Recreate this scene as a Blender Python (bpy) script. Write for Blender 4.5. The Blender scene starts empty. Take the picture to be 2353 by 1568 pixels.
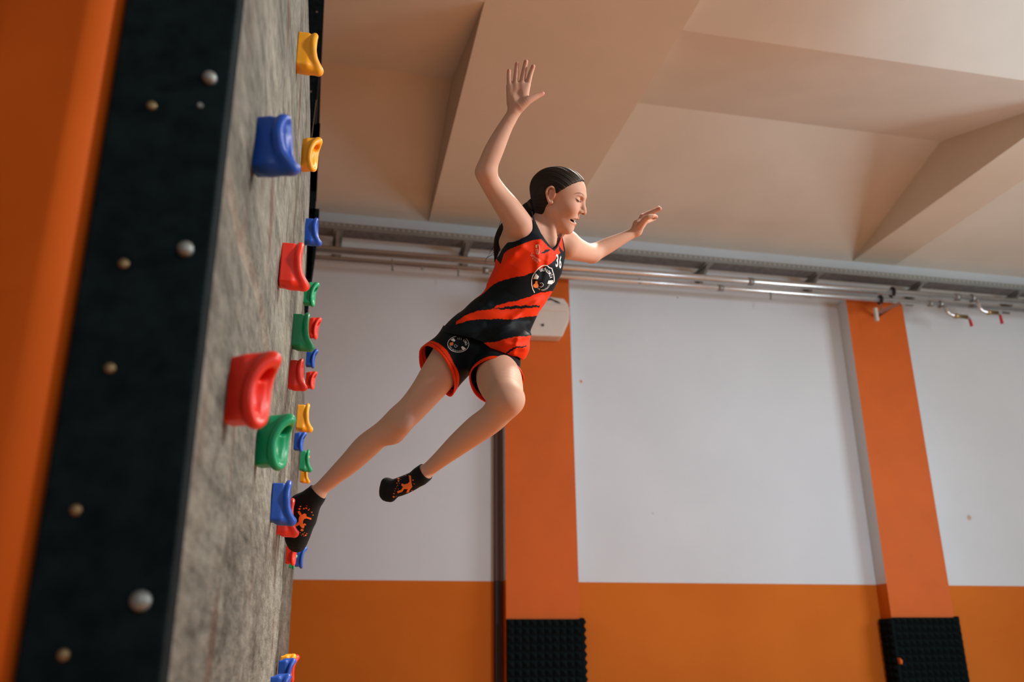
import bpy, bmesh, math, random
import numpy as np
from mathutils import Vector, Matrix
from mathutils.bvhtree import BVHTree
from mathutils.geometry import delaunay_2d_cdt

random.seed(7)
rng = np.random.default_rng(7)
scene = bpy.context.scene
COL = scene.collection

# ------------------------------------------------------------------ camera
FPX, AZ, TILT, ROLL = 2057.4, .223525, .34062, -.009235
IW, IH = 2353, 1568
CAM = np.array([0, 0, .6])
FW = np.array([math.sin(AZ)*math.cos(TILT), math.cos(AZ)*math.cos(TILT), math.sin(TILT)])
_r0 = np.array([math.cos(AZ), -math.sin(AZ), 0]); _u0 = np.cross(_r0, FW)
RT = math.cos(ROLL)*_r0 + math.sin(ROLL)*_u0
UP = -math.sin(ROLL)*_r0 + math.cos(ROLL)*_u0

cam_data = bpy.data.cameras.new('camera'); cam = bpy.data.objects.new('camera', cam_data)
COL.objects.link(cam)
cam_data.sensor_width = 36; cam_data.lens = 36*FPX/IW
cam_data.clip_start = .02; cam_data.clip_end = 100
m = Matrix.Identity(4)
for i in range(3):
    m[i][0] = RT[i]; m[i][1] = UP[i]; m[i][2] = -FW[i]; m[i][3] = CAM[i]
cam.matrix_world = m
cam_data.dof.use_dof = True; cam_data.dof.focus_distance = 3.05; cam_data.dof.aperture_fstop = 2.7
scene.camera = cam

# ------------------------------------------------------------------ light and exposure
vs = scene.view_settings
vs.view_transform = 'Standard'; vs.look = 'None'; vs.gamma = 1; vs.use_curve_mapping = False
vs.exposure = 0.06
world = bpy.data.worlds.new('world'); scene.world = world; world.use_nodes = True
world.node_tree.nodes['Background'].inputs[0].default_value = (.75, .86, 1, 1)
world.node_tree.nodes['Background'].inputs[1].default_value = .25

def area(name, loc, target, sx, sy, power, col):
    d = bpy.data.lights.new(name, 'AREA'); d.shape = 'RECTANGLE'; d.size = sx; d.size_y = sy
    d.energy = power; d.color = col
    o = bpy.data.objects.new(name, d); COL.objects.link(o); o.location = loc
    o.rotation_euler = (Vector(target)-Vector(loc)).to_track_quat('-Z', 'Y').to_euler()
    return o
def spot(name, loc, target, energy, deg, blend, col, soft=.25):
    d = bpy.data.lights.new(name, 'SPOT'); d.energy = energy; d.spot_size = math.radians(deg); d.spot_blend = blend
    d.shadow_soft_size = soft; d.color = col
    o = bpy.data.objects.new(name, d); COL.objects.link(o); o.location = loc
    o.rotation_euler = (Vector(target)-Vector(loc)).to_track_quat('-Z', 'Y').to_euler()
area('window_light', (10.9, 3.2, 2.6), (0, 4.6, 2.0), 3.6, 2.4, 330, (.80, .92, 1.0))
area('rear_fill_light', (2.4, -5.6, 3.0), (3.5, 5, 2.6), 6.0, 2.4, 100, (.82, .92, 1.0))  # added fill from behind the camera, no window known there
spot('ceiling_wash_lamp', (6.2, 2.7, 2.6), (5.6, 4.5, 5.5), 260, 62, .8, (.42, .76, 1))
spot('girl_key_spot', (5.0, .3, 3.5), (.2, 2.7, 1.75), 1150, 40, .6, (1, .97, .92), .3)  # added key spot to brighten the girl, no such lamp seen
spot('wall_fill_spot', (5.8, .5, 3.6), (3.6, 9, .9), 950, 66, 1, (.66, .84, 1), .4)  # added spot that brightens the lower back wall, no real lamp
spot('floor_bounce_spot', (2.6, 4.6, 5.0), (2.2, 4.2, 0), 1500, 100, .8, (1, .93, .82), .5)  # added spot on the floor to raise its orange bounce

# ------------------------------------------------------------------ helpers: pixels of the photo to rays
def ray(x, y): return FW + RT*(x-IW/2)/FPX - UP*(y-IH/2)/FPX
def dep(x, y, D): return CAM + ray(x, y)*D
def onX(x, y, X): d = ray(x, y); return CAM + d*(X-CAM[0])/d[0]
def onY(x, y, Y): d = ray(x, y); return CAM + d*(Y-CAM[1])/d[1]
def onZ(x, y, Z): d = ray(x, y); return CAM + d*(Z-CAM[2])/d[2]
def proj(P):
    v = np.asarray(P, float)-CAM; d = v@FW
    return np.stack([IW/2+FPX*(v@RT)/d, IH/2-FPX*(v@UP)/d, d], -1)

# ------------------------------------------------------------------ materials
MATS = {}
def mat(name, col, rough=.6, metal=0, noise=0, nscale=20, bump=0, bscale=60, spec=.5, coat=0, sss=0, coord='Object', sheen=0):
    if name in MATS: return MATS[name]
    M = bpy.data.materials.new(name); M.use_nodes = True; nt = M.node_tree; b = nt.nodes['Principled BSDF']
    b.inputs['Base Color'].default_value = (*col, 1); b.inputs['Roughness'].default_value = rough
    b.inputs['Metallic'].default_value = metal; b.inputs['Specular IOR Level'].default_value = spec
    b.inputs['Coat Weight'].default_value = coat
    if sheen: b.inputs['Sheen Weight'].default_value = sheen
    if sss:
        b.inputs['Subsurface Weight'].default_value = sss; b.inputs['Subsurface Radius'].default_value = (1, .35, .2)
        b.inputs['Subsurface Scale'].default_value = .008
    tc = nt.nodes.new('ShaderNodeTexCoord')
    if noise:
        n = nt.nodes.new('ShaderNodeTexNoise'); n.inputs['Scale'].default_value = nscale; n.inputs['Detail'].default_value = 4
        nt.links.new(tc.outputs[coord], n.inputs['Vector'])
        r = nt.nodes.new('ShaderNodeValToRGB')
        r.color_ramp.elements[0].position = .3; r.color_ramp.elements[1].position = .7
        r.color_ramp.elements[0].color = (*[max(0, c*(1-noise)) for c in col], 1)
        r.color_ramp.elements[1].color = (*[min(1, c*(1+noise)) for c in col], 1)
        nt.links.new(n.outputs['Fac'], r.inputs[0]); nt.links.new(r.outputs[0], b.inputs['Base Color'])
    if bump:
        n2 = nt.nodes.new('ShaderNodeTexNoise'); n2.inputs['Scale'].default_value = bscale; n2.inputs['Detail'].default_value = 3
        nt.links.new(tc.outputs[coord], n2.inputs['Vector'])
        bp = nt.nodes.new('ShaderNodeBump'); bp.inputs['Strength'].default_value = bump; bp.inputs['Distance'].default_value = .01
        nt.links.new(n2.outputs['Fac'], bp.inputs['Height']); nt.links.new(bp.outputs[0], b.inputs['Normal'])
    MATS[name] = M
    return M
def attr_mat(name, rough=.6, bump=0, bscale=300, spec=.3, sss=0, sheen=0):
    M = mat(name, (1, 1, 1), rough, bump=bump, bscale=bscale, spec=spec, sss=sss, sheen=sheen)
    nt = M.node_tree
    a = nt.nodes.new('ShaderNodeAttribute'); a.attribute_name = 'paint'
    nt.links.new(a.outputs['Color'], nt.nodes['Principled BSDF'].inputs['Base Color'])
    return M

ORANGE = (.72, .155, .018)
m_ceil = mat('ceiling_paint', (.68, .61, .51), .8, noise=.03, nscale=2, spec=.2)
m_beam = mat('beam_paint', (.68, .60, .48), .75, noise=.02, nscale=2, spec=.2)
m_colp = mat('column_orange_paint', (.60, .11, .004), .65, noise=.05, nscale=3, spec=.3)
m_black = mat('black_board', (.011, .021, .024), .85, noise=.3, nscale=30, spec=.04)
m_steel = mat('galvanised_steel', (.55, .57, .55), .35, 1, noise=.15, nscale=8)
m_pipe = mat('polished_pipe_steel', (.60, .60, .58), .25, .75, noise=.06, nscale=5)
m_dsteel = mat('dull_steel', (.30, .30, .28), .5, .8, noise=.2, nscale=30)
m_brass = mat('brass', (.45, .33, .16), .4, 1)
m_white = mat('cream_plastic', (.66, .60, .52), .45, noise=.03, nscale=6)
m_dark = mat('dark_rubber', (.012, .012, .012), .6)
m_foam = mat('charcoal_foam', (.0055, .0095, .0100), .95, noise=.3, nscale=60, spec=.05)
m_vinyl = mat('orange_vinyl', (.92, .165, .010), .62, noise=.12, nscale=2.2, bump=.25, bscale=3, spec=.18)
m_floor = mat('orange_floor_mat', (.60, .255, .095), .6, noise=.1, nscale=1)

# ------------------------------------------------------------------ mesh helpers
def link(name, me, m=None, parent=None):
    o = bpy.data.objects.new(name, me); COL.objects.link(o)
    if m is not None and me is not None:
        for mm in (m if isinstance(m, (list, tuple)) else [m]): me.materials.append(mm)
    if parent is not None: o.parent = parent
    return o
def tag(o, label=None, cat=None, group=None, kind=None):
    for k, v in (('label', label), ('category', cat), ('group', group), ('kind', kind)):
        if v: o[k] = v
    return o
def bmobj(name, bm, m, parent=None, smooth=False):
    me = bpy.data.meshes.new(name); bmesh.ops.recalc_face_normals(bm, faces=bm.faces); bm.to_mesh(me); bm.free()
    if smooth:
        for p in me.polygons: p.use_smooth = True
    return link(name, me, m, parent)
def add_box(bm, lo, hi, bev=0, seg=2):
    lo = Vector(lo); hi = Vector(hi)
    r = bmesh.ops.create_cube(bm, size=1)
    for v in r['verts']:
        v.co = Vector([(lo[i]+hi[i])/2+v.co[i]*(hi[i]-lo[i]) for i in range(3)])
    if bev:
        es = list({e for v in r['verts'] for e in v.link_edges})
        bmesh.ops.bevel(bm, geom=es, offset=bev, segments=seg, affect='EDGES', profile=.5)
def add_prism(bm, pts, axis, lo, hi, bev=0):
    """polygon of 2D pts extruded along axis from lo to hi"""
    def mk(p, t):
        q = [0, 0, 0]; ii = [i for i in range(3) if i != axis]
        q[ii[0]], q[ii[1]] = p; q[axis] = t; return Vector(q)
    a = [bm.verts.new(mk(p, lo)) for p in pts]; b = [bm.verts.new(mk(p, hi)) for p in pts]
    fs = [bm.faces.new(a), bm.faces.new(b)]
    n = len(pts)
    for i in range(n): fs.append(bm.faces.new((a[i], a[(i+1) % n], b[(i+1) % n], b[i])))
    if bev:
        bmesh.ops.bevel(bm, geom=list({e for f in fs for e in f.edges}), offset=bev, segments=3, affect='EDGES', profile=.5)
def add_tube(bm, pts, r, n=12, cap=True):
    pts = [Vector(p) for p in pts]; rs = r if isinstance(r, (list, tuple)) else [r]*len(pts)
    rings = []; ref = None
    for i, p in enumerate(pts):
        t = (pts[min(i+1, len(pts)-1)]-pts[max(i-1, 0)]).normalized()
        if ref is None: ref = t.orthogonal().normalized()
        ref = (ref-t*ref.dot(t)).normalized(); s = t.cross(ref)
        rings.append([bm.verts.new(p+(ref*math.cos(2*math.pi*k/n)+s*math.sin(2*math.pi*k/n))*rs[i]) for k in range(n)])
    for a, b in zip(rings, rings[1:]):
        for k in range(n): bm.faces.new((a[k], a[(k+1) % n], b[(k+1) % n], b[k]))
    if cap: bm.faces.new(rings[0]); bm.faces.new(rings[-1])
def smooth_path(pts, n=6):
    P = [Vector(p) for p in pts]; out = []
    for i in range(len(P)-1):
        p0 = P[max(i-1, 0)]; p1 = P[i]; p2 = P[i+1]; p3 = P[min(i+2, len(P)-1)]
        for k in range(n):
            t = k/n
            out.append(.5*((2*p1)+(p2-p0)*t+(2*p0-5*p1+4*p2-p3)*t*t+(3*p1-p0-3*p2+p3)*t**3))
    out.append(P[-1]); return out
def quads(name, verts, faces, m, parent=None, smooth=True, paint=None):
    me = bpy.data.meshes.new(name); me.from_pydata([tuple(v) for v in verts], [], [tuple(f) for f in faces]); me.update()
    if smooth: me.polygons.foreach_set('use_smooth', [True]*len(me.polygons))
    if paint is not None: set_paint(me, paint)
    return link(name, me, m, parent)
def set_paint(me, rgb):
    at = me.color_attributes.new('paint', 'FLOAT_COLOR', 'POINT')
    c = np.ones((len(rgb), 4), np.float32); c[:, :3] = rgb
    at.data.foreach_set('color', c.ravel())

# ------------------------------------------------------------------ signed distance modelling
def roundcone(P, a, b, r1, r2):
    a = np.asarray(a, float); b = np.asarray(b, float)
    ba = b-a; l2 = ba@ba
    if l2 < 1e-12: return np.linalg.norm(P-a, axis=1)-max(r1, r2)
    pa = P-a; t = np.clip((pa@ba)/l2, 0, 1)
    return np.linalg.norm(pa-t[:, None]*ba, axis=1)-(r1+(r2-r1)*t)
class Prim:
    def __init__(s, f, c, R, k=.01, op='u'): s.f = f; s.c = np.asarray(c, float); s.R = R; s.k = k; s.op = op
def cone(a, b, r1, r2, k=.012, op='u'):
    a = np.asarray(a, float); b = np.asarray(b, float)
    return Prim(lambda P: roundcone(P, a, b, r1, r2), (a+b)/2, np.linalg.norm(a-b)/2+max(r1, r2), k, op)
def ell(c, r, M=None, k=.012, op='u'):
    """ellipsoid; M rows are its axes"""
    c = np.asarray(c, float); r = np.asarray(r, float); M = np.eye(3) if M is None else np.asarray(M, float)
    def f(P):
        q = (P-c)@M.T
        k0 = np.linalg.norm(q/r, axis=1)+1e-9; k1 = np.linalg.norm(q/(r*r), axis=1)+1e-9
        return k0*(k0-1)/k1
    return Prim(f, c, r.max(), k, op)
def chain(pts, k=.012, op='u'):
    """pts: (px, py, depth, radius in px)"""
    A = np.array([list(dep(*p[:3]))+[p[3]*p[2]/FPX] for p in pts]); n = len(A)
    if n > 2:                                       # Catmull-Rom through the joints, radius included
        B_ = []
        for i in range(n-1):
            p0 = A[max(i-1, 0)]; p1 = A[i]; p2 = A[i+1]; p3 = A[min(i+2, n-1)]
            for t in (0, .25, .5, .75): B_.append(.5*((2*p1)+(p2-p0)*t+(2*p0-5*p1+4*p2-p3)*t*t+(3*p1-p0-3*p2+p3)*t**3))
        B_.append(A[-1]); A = np.array(B_)
    def f(P):
        c = P.mean(0)[None]; rad = float(np.abs(P-c).max())*1.75
        ds = [float(roundcone(c, a[:3], b[:3], a[3], b[3])[0]) for a, b in zip(A, A[1:])]; lim = min(ds)+2*rad+.002
        d = None
        for a, b, q in zip(A, A[1:], ds):
            if q > lim: continue
            e = roundcone(P, a[:3], b[:3], a[3], b[3]); d = e if d is None else np.minimum(d, e)
        return d
    lo = (A[:, :3]-A[:, 3:]).min(0); hi = (A[:, :3]+A[:, 3:]).max(0)
    return [Prim(f, (lo+hi)/2, np.linalg.norm(hi-lo)/2, k, op)]
def evaluate(prims, P):
    d = np.full(len(P), 1.0)
    for pr in prims:
        e = pr.f(P)
        if pr.op == 'u':
            h = np.maximum(pr.k-np.abs(d-e), 0)/pr.k; d = np.minimum(d, e)-h*h*pr.k*.25
        else:
            e = -e; h = np.maximum(pr.k-np.abs(d-e), 0)/pr.k; d = np.maximum(d, e)+h*h*pr.k*.25
    return d
def near(prims, c, rad):
    return [p for p in prims if np.linalg.norm(p.c-c) < p.R+rad+max(p.k, .02)*1.5]

class Column:
    """elliptic limb: rings (centre, rb, rc), axis through first and last ring, side vector interpolated"""
    def __init__(s, rings, w0, w1, k=.015):
        s.C = np.array([r[0] for r in rings]); s.rb = np.array([r[1] for r in rings]); s.rc = np.array([r[2] for r in rings])
        s.u = s.C[-1]-s.C[0]; s.L = np.linalg.norm(s.u); s.u = s.u/s.L
        s.a = (s.C-s.C[0])@s.u; s.w0 = np.asarray(w0, float); s.w1 = np.asarray(w1, float); s.k = k
        s.c = s.C.mean(0); s.R = s.L/2+max(s.rb.max(), s.rc.max())*1.6
    def coords(s, P):
        a = (P-s.C[0])@s.u; ac = np.clip(a, 0, s.L)
        cen = np.stack([np.interp(ac, s.a, s.C[:, i]) for i in range(3)], 1)+np.outer(a-ac, s.u)
        t = (ac/s.L)[:, None]; w = s.w0*(1-t)+s.w1*t; w = w-(w@s.u)[:, None]*s.u; w /= np.linalg.norm(w, axis=1)[:, None]
        n = np.cross(w, s.u); q = P-cen
        return a, (q*w).sum(1), (q*n).sum(1)
    def f(s, P, off=0, capped=True, grow0=0):
        a, b, c = s.coords(P); ac = np.clip(a, 0, s.L)
        rb = np.interp(ac, s.a, s.rb)+off; rc = np.interp(ac, s.a, s.rc)+off
        h = np.sqrt((b/rb)**2+(c/rc)**2)
        g = np.sqrt((b/rb**2)**2+(c/rc**2)**2)+1e-9
        d = np.where(h > 1e-3, h*(h-1)/g, -np.minimum(rb, rc))
        if capped:
            e = np.maximum(-a-grow0, a-s.L)
            kk = .02; hh = np.maximum(kk-np.abs(d-e), 0)/kk
            d = np.maximum(d, e)+hh*hh*kk*.25
        return d
    def prim(s, off=0, k=.02): return Prim(lambda P: s.f(P, off), s.c, s.R, k)

def surface_nets(fn, lo, hi, h, B=24, cull=1.35, prims=None):
    lo = np.asarray(lo, float); hi = np.asarray(hi, float)
    nb = np.ceil((hi-lo)/(h*B)).astype(int); N = nb*B+4
    offs = np.array([[i, j, k] for i in (0, 1) for j in (0, 1) for k in (0, 1)])
    ax = np.arange(B+1); G = np.stack(np.meshgrid(ax, ax, ax, indexing='ij'), -1).reshape(-1, 3)
    keysV, posV, quadsK = [], [], []
    def gk(i, j, k): return (i.astype(np.int64)*int(N[1])+j)*int(N[2])+k
    for bx in range(nb[0]):
        for by in range(nb[1]):
            for bz in range(nb[2]):
                o = np.array([bx, by, bz])*B; c = lo+(o+B/2)*h; rad = B*h*.87
                loc = near(prims, c, rad) if prims is not None else None
                if loc is not None and not loc: continue
                d0 = fn(c[None], loc)[0]
                if abs(d0) > rad*cull+.02: continue
                D = fn(lo+(G+o)*h, loc).reshape(B+1, B+1, B+1)
                S = D < 0
                if S.all() or not S.any(): continue
                corners = np.stack([S[i:i+B, j:j+B, k:k+B] for i, j, k in offs], -1)
                act = corners.any(-1) & ~corners.all(-1)
                I = np.argwhere(act)
                if not len(I): continue
                acc = np.zeros((len(I), 3)); cnt = np.zeros(len(I))
                for a_ in range(3):
                    e = np.zeros(3, int); e[a_] = 1
                    for o1 in offs:
                        if o1[a_]: continue
                        p = I+o1; q = p+e
                        dp = D[p[:, 0], p[:, 1], p[:, 2]]; dq = D[q[:, 0], q[:, 1], q[:, 2]]
                        cr = (dp < 0) != (dq < 0)
                        t = np.where(cr, dp/np.where(cr, dp-dq, 1), 0)
                        acc[cr] += (p+t[:, None]*e)[cr]; cnt[cr] += 1
                V = acc/cnt[:, None]
                posV.append(lo+(V+o)*h); g = I+o+1; keysV.append(gk(g[:, 0], g[:, 1], g[:, 2]))
                for a_ in range(3):
                    e = [0, 0, 0]; e[a_] = 1; b_, c_ = [(1, 2), (2, 0), (0, 1)][a_]
                    s0 = S[:B, :B, :B]; s1 = S[e[0]:e[0]+B, e[1]:e[1]+B, e[2]:e[2]+B]
                    J = np.argwhere(s0 != s1)
                    if not len(J): continue
                    fl = s0[J[:, 0], J[:, 1], J[:, 2]]; g = J+o+1
                    eb = np.zeros(3, int); eb[b_] = 1; ec = np.zeros(3, int); ec[c_] = 1
                    K = [gk(*(g-x).T) for x in (0*eb, eb, eb+ec, ec)]
                    Q = np.stack(K, 1); Q[~fl] = Q[~fl][:, ::-1]
                    quadsK.append(Q)
    keys = np.concatenate(keysV); pos = np.concatenate(posV); Q = np.concatenate(quadsK)
    uk, idx = np.unique(keys, return_index=True); pos = pos[idx]
    qi = np.searchsorted(uk, Q); qi = np.clip(qi, 0, len(uk)-1)
    ok = (uk[qi] == Q).all(1)
    return pos, qi[ok]
def mesh_from(name, V, Q):
    me = bpy.data.meshes.new(name)
    me.vertices.add(len(V)); me.vertices.foreach_set('co', V.astype(np.float32).ravel())
    me.loops.add(len(Q)*4); me.loops.foreach_set('vertex_index', Q.astype(np.int32).ravel())
    me.polygons.add(len(Q)); me.polygons.foreach_set('loop_start', np.arange(0, len(Q)*4, 4, dtype=np.int32))
    me.update(calc_edges=True)
    me.polygons.foreach_set('use_smooth', np.ones(len(Q), bool)); me.validate()
    return me
def build_prims(prims, h, B=24):
    lo = np.min([p.c-p.R for p in prims if p.op == 'u'], 0)-.01; hi = np.max([p.c+p.R for p in prims if p.op == 'u'], 0)+.01
    return surface_nets(lambda P, loc: evaluate(loc, P), lo, hi, h, B, prims=prims)
def inpoly(xy, poly):
    x, y = xy[:, 0], xy[:, 1]; c = np.zeros(len(x), bool); n = len(poly)
    for i in range(n):
        x1, y1 = poly[i]; x2, y2 = poly[(i+1) % n]
        if y1 == y2: continue
        c ^= ((y1 > y) != (y2 > y)) & (x < (x2-x1)*(y-y1)/(y2-y1)+x1)
    return c
def zp(pts, sc, ox, oy): return [(ox+x/sc, oy+y/sc) for x, y in pts]
def segd(xy, a, b):
    a = np.array(a, float); b = np.array(b, float); ba = b-a
    t = np.clip(((xy-a)@ba)/(ba@ba), 0, 1)
    return np.linalg.norm(xy-a-t[:, None]*ba, axis=1), t

# ================================================================== THE ROOM
WALLY, CEILZ, RIDGEZ, VAL1 = 9.0, 5.225, 5.83, 5.355
DADO = 1.322
def wall_mat():
    M = bpy.data.materials.new('two_tone_wall_paint'); M.use_nodes = True; nt = M.node_tree; L = nt.links
    b = nt.nodes['Principled BSDF']; b.inputs['Roughness'].default_value = .75; b.inputs['Specular IOR Level'].default_value = .2
    g = nt.nodes.new('ShaderNodeNewGeometry'); s = nt.nodes.new('ShaderNodeSeparateXYZ'); L.new(g.outputs['Position'], s.inputs[0])
    n = nt.nodes.new('ShaderNodeTexNoise'); n.inputs['Scale'].default_value = 1.3; n.inputs['Detail'].default_value = 5
    L.new(g.outputs['Position'], n.inputs['Vector'])
    def ramp(c0, c1):
        r = nt.nodes.new('ShaderNodeValToRGB'); r.color_ramp.elements[0].position = .35; r.color_ramp.elements[1].position = .65
        r.color_ramp.elements[0].color = (*c0, 1); r.color_ramp.elements[1].color = (*c1, 1); L.new(n.outputs['Fac'], r.inputs[0]); return r
    w = ramp((.61, .65, .665), (.64, .68, .695)); o = ramp((.56, .130, .007), (.60, .148, .009))
    c = nt.nodes.new('ShaderNodeMath'); c.operation = 'LESS_THAN'; L.new(s.outputs['Z'], c.inputs[0]); c.inputs[1].default_value = DADO
    mx = nt.nodes.new('ShaderNodeMix'); mx.data_type = 'RGBA'
    L.new(c.outputs[0], mx.inputs['Factor']); L.new(w.outputs[0], mx.inputs['A']); L.new(o.outputs[0], mx.inputs['B'])
    prev = mx.outputs['Result']
    # small scuffs and stains on the paint
    for (x, y, rr, colr) in ((1335, 877, .016, (.55, .22, .08)), (2227, 1190, .03, (.50, .36, .25)), (1303, 1420, .05, (.62, .42, .32)), (1557, 684, .010, (.3, .25, .2)), (1500, 1180, .012, (.55, .5, .45))):
        p = onY(x, y, WALLY)
        v = nt.nodes.new('ShaderNodeVectorMath'); v.operation = 'DISTANCE'; L.new(g.outputs['Position'], v.inputs[0]); v.inputs[1].default_value = tuple(p)
        ss = nt.nodes.new('ShaderNodeMapRange'); ss.inputs['From Min'].default_value = rr*1.3; ss.inputs['From Max'].default_value = rr*.6
        L.new(v.outputs['Value'], ss.inputs['Value'])
        m2 = nt.nodes.new('ShaderNodeMix'); m2.data_type = 'RGBA'; L.new(ss.outputs[0], m2.inputs['Factor']); L.new(prev, m2.inputs['A'])
        m2.inputs['B'].default_value = (*colr, 1); prev = m2.outputs['Result']
    L.new(prev, b.inputs['Base Color'])
    return M
m_wall = wall_mat()
X0, X1, Y0 = -5.5, 11.2, -6.0
def plain(name, lo, hi, m, label=None):
    bm = bmesh.new(); add_box(bm, lo, hi); o = bmobj(name, bm, m); o['kind'] = 'structure'; return o
plain('wall_back', (X0, WALLY, -.1), (X1, WALLY+.2, 6.5), m_wall)
m_side = mat('slate_wall_paint', (.16, .15, .15), .8, noise=.05, nscale=2)
plain('wall_left', (X0-.2, Y0, -.1), (X0, WALLY+.2, 6.5), m_side)
plain('wall_right', (X1, Y0, -.1), (X1+.2, WALLY+.2, 6.5), m_side)
plain('wall_front', (X0, Y0-.2, -.1), (X1, Y0, 6.5), m_side)
plain('floor', (X0, Y0, -.1), (X1, WALLY, 0), m_floor)
# folded ceiling: shallow ridged vaults between flat beams
per = WALLY-VAL1
bays = [(X0, 1.10, 1), (2.605, 6.405, 1), (7.0, X1, 1)]
ys = [WALLY+.0]; 
prof = []
k = 0; y = WALLY
while y > Y0-.1:
    prof.append((y, CEILZ)); prof.append((y-per/2, RIDGEZ)); y -= per
prof.append((y, CEILZ))
bm = bmesh.new()
for xa, xb, _ in bays:
    rows = [[bm.verts.new((x, py, pz)) for x in (xa, xb)] for py, pz in prof]
    for a, b in zip(rows, rows[1:]): bm.faces.new((a[0], a[1], b[1], b[0]))
o = bmobj('ceiling', bm, m_ceil); o['kind'] = 'structure'
for i, (xa, xb) in enumerate(((1.10, 2.605), (6.405, 7.0))):
    bm = bmesh.new()
    # slightly tapered soffit on the left edge of the wide beam, as photographed
    xl = xa-(.28 if i == 0 else 0)
    pts0 = [(xa, WALLY), (xb, WALLY), (xb, Y0), (xl, Y0)]
    lo = [bm.verts.new((x, y, CEILZ)) for x, y in pts0]; hi = [bm.verts.new((x, y, 6.4)) for x, y in pts0]
    bm.faces.new(lo); bm.faces.new(hi[::-1])
    for j in range(4): bm.faces.new((lo[j], lo[(j+1) % 4], hi[(j+1) % 4], hi[j]))
    o = bmobj('trim_%d' % (i+1), bm, m_beam); o['kind'] = 'structure'
plain('trim_3', (X0, Y0, 6.4), (X1, WALLY, 6.5), m_beam)

# columns: orange painted front, sides in the wall's two tones
COLY = 8.808
cols = [(1.919, 2.658), (6.10, 6.862)]
for i, (xa, xb) in enumerate(cols):
    bm = bmesh.new(); add_box(bm, (xa, COLY, 0), (xb, WALLY-.001, 4.613))
    me = bpy.data.meshes.new('pilaster'); bmesh.ops.recalc_face_normals(bm, faces=bm.faces)
    for f in bm.faces: f.material_index = 1 if f.normal.y < -.5 else 0
    bm.to_mesh(me); bm.free()
    o = link('wall_pilaster', me, [m_wall, m_colp]); 
    tag(o, ['wide orange-fronted pilaster behind the jumping girl, carrying the white box', 'orange-fronted pilaster at the right of the photo, under the pipe bracket'][i], 'pillar', 'orange pilasters on the back wall')

# added strip, coloured dark as the corner shade left of the first pilaster
def corner_shade_mat():
    M = mat('brown_shade_strip', (.10, .05, .035), .7); nt = M.node_tree; b = nt.nodes['Principled BSDF']
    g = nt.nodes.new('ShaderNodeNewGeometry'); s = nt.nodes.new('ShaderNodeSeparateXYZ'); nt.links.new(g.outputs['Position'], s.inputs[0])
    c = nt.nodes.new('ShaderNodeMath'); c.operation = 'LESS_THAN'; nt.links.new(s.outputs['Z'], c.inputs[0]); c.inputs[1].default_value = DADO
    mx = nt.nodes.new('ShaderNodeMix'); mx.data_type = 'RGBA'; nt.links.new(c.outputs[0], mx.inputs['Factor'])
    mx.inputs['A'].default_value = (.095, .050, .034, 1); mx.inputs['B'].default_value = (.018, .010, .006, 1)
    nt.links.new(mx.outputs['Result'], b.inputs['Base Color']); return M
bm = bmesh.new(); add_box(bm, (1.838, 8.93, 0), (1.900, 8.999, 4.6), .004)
tag(bmobj('corner_shade_strip', bm, corner_shade_mat()), 'dark brown vertical strip painted as the shade in the corner left of the pilaster behind the girl', 'painted shade')

# acoustic foam at the column feet
def foam_sheet(name, origin, ux, uz, n, nu, nv, cell, amp, base, label):
    """pyramid foam: grid of cells, apex out along n"""
    o_ = np.array(origin, float); ux = np.array(ux, float); uz = np.array(uz, float); n = np.array(n, float)
    V, F = [], []
    def add(p): V.append(p); return len(V)-1
    g = {}
    for i in range(nu+1):
        for j in range(nv+1): g[i, j] = add(o_+ux*i*cell+uz*j*cell+n*base)
    for i in range(nu):
        for j in range(nv):
            a = add(o_+ux*(i+.5)*cell+uz*(j+.5)*cell+n*(base+amp))
            q = [g[i, j], g[i+1, j], g[i+1, j+1], g[i, j+1]]
            for t in range(4): F.append((q[t], q[(t+1) % 4], a))
    bk = [add(o_+ux*i*cell+uz*j*cell) for i, j in ((0, 0), (nu, 0), (nu, nv), (0, nv))]
    F.append((bk[0], bk[3], bk[2], bk[1]))
    F.append([bk[0], bk[1]]+[g[i, 0] for i in range(nu, -1, -1)])
    F.append([bk[3]]+[g[i, nv] for i in range(nu+1)]+[bk[2]])
    F.append([bk[0]]+[g[0, j] for j in range(nv+1)]+[bk[3]])
    F.append([bk[1], bk[2]]+[g[nu, j] for j in range(nv, -1, -1)])
    return quads(name, V, F, m_foam, smooth=False)
cell = .0752
tops = [onY(1250, 1423, 8.74)[2], onY(2120, 1419, 8.74)[2]]
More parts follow.
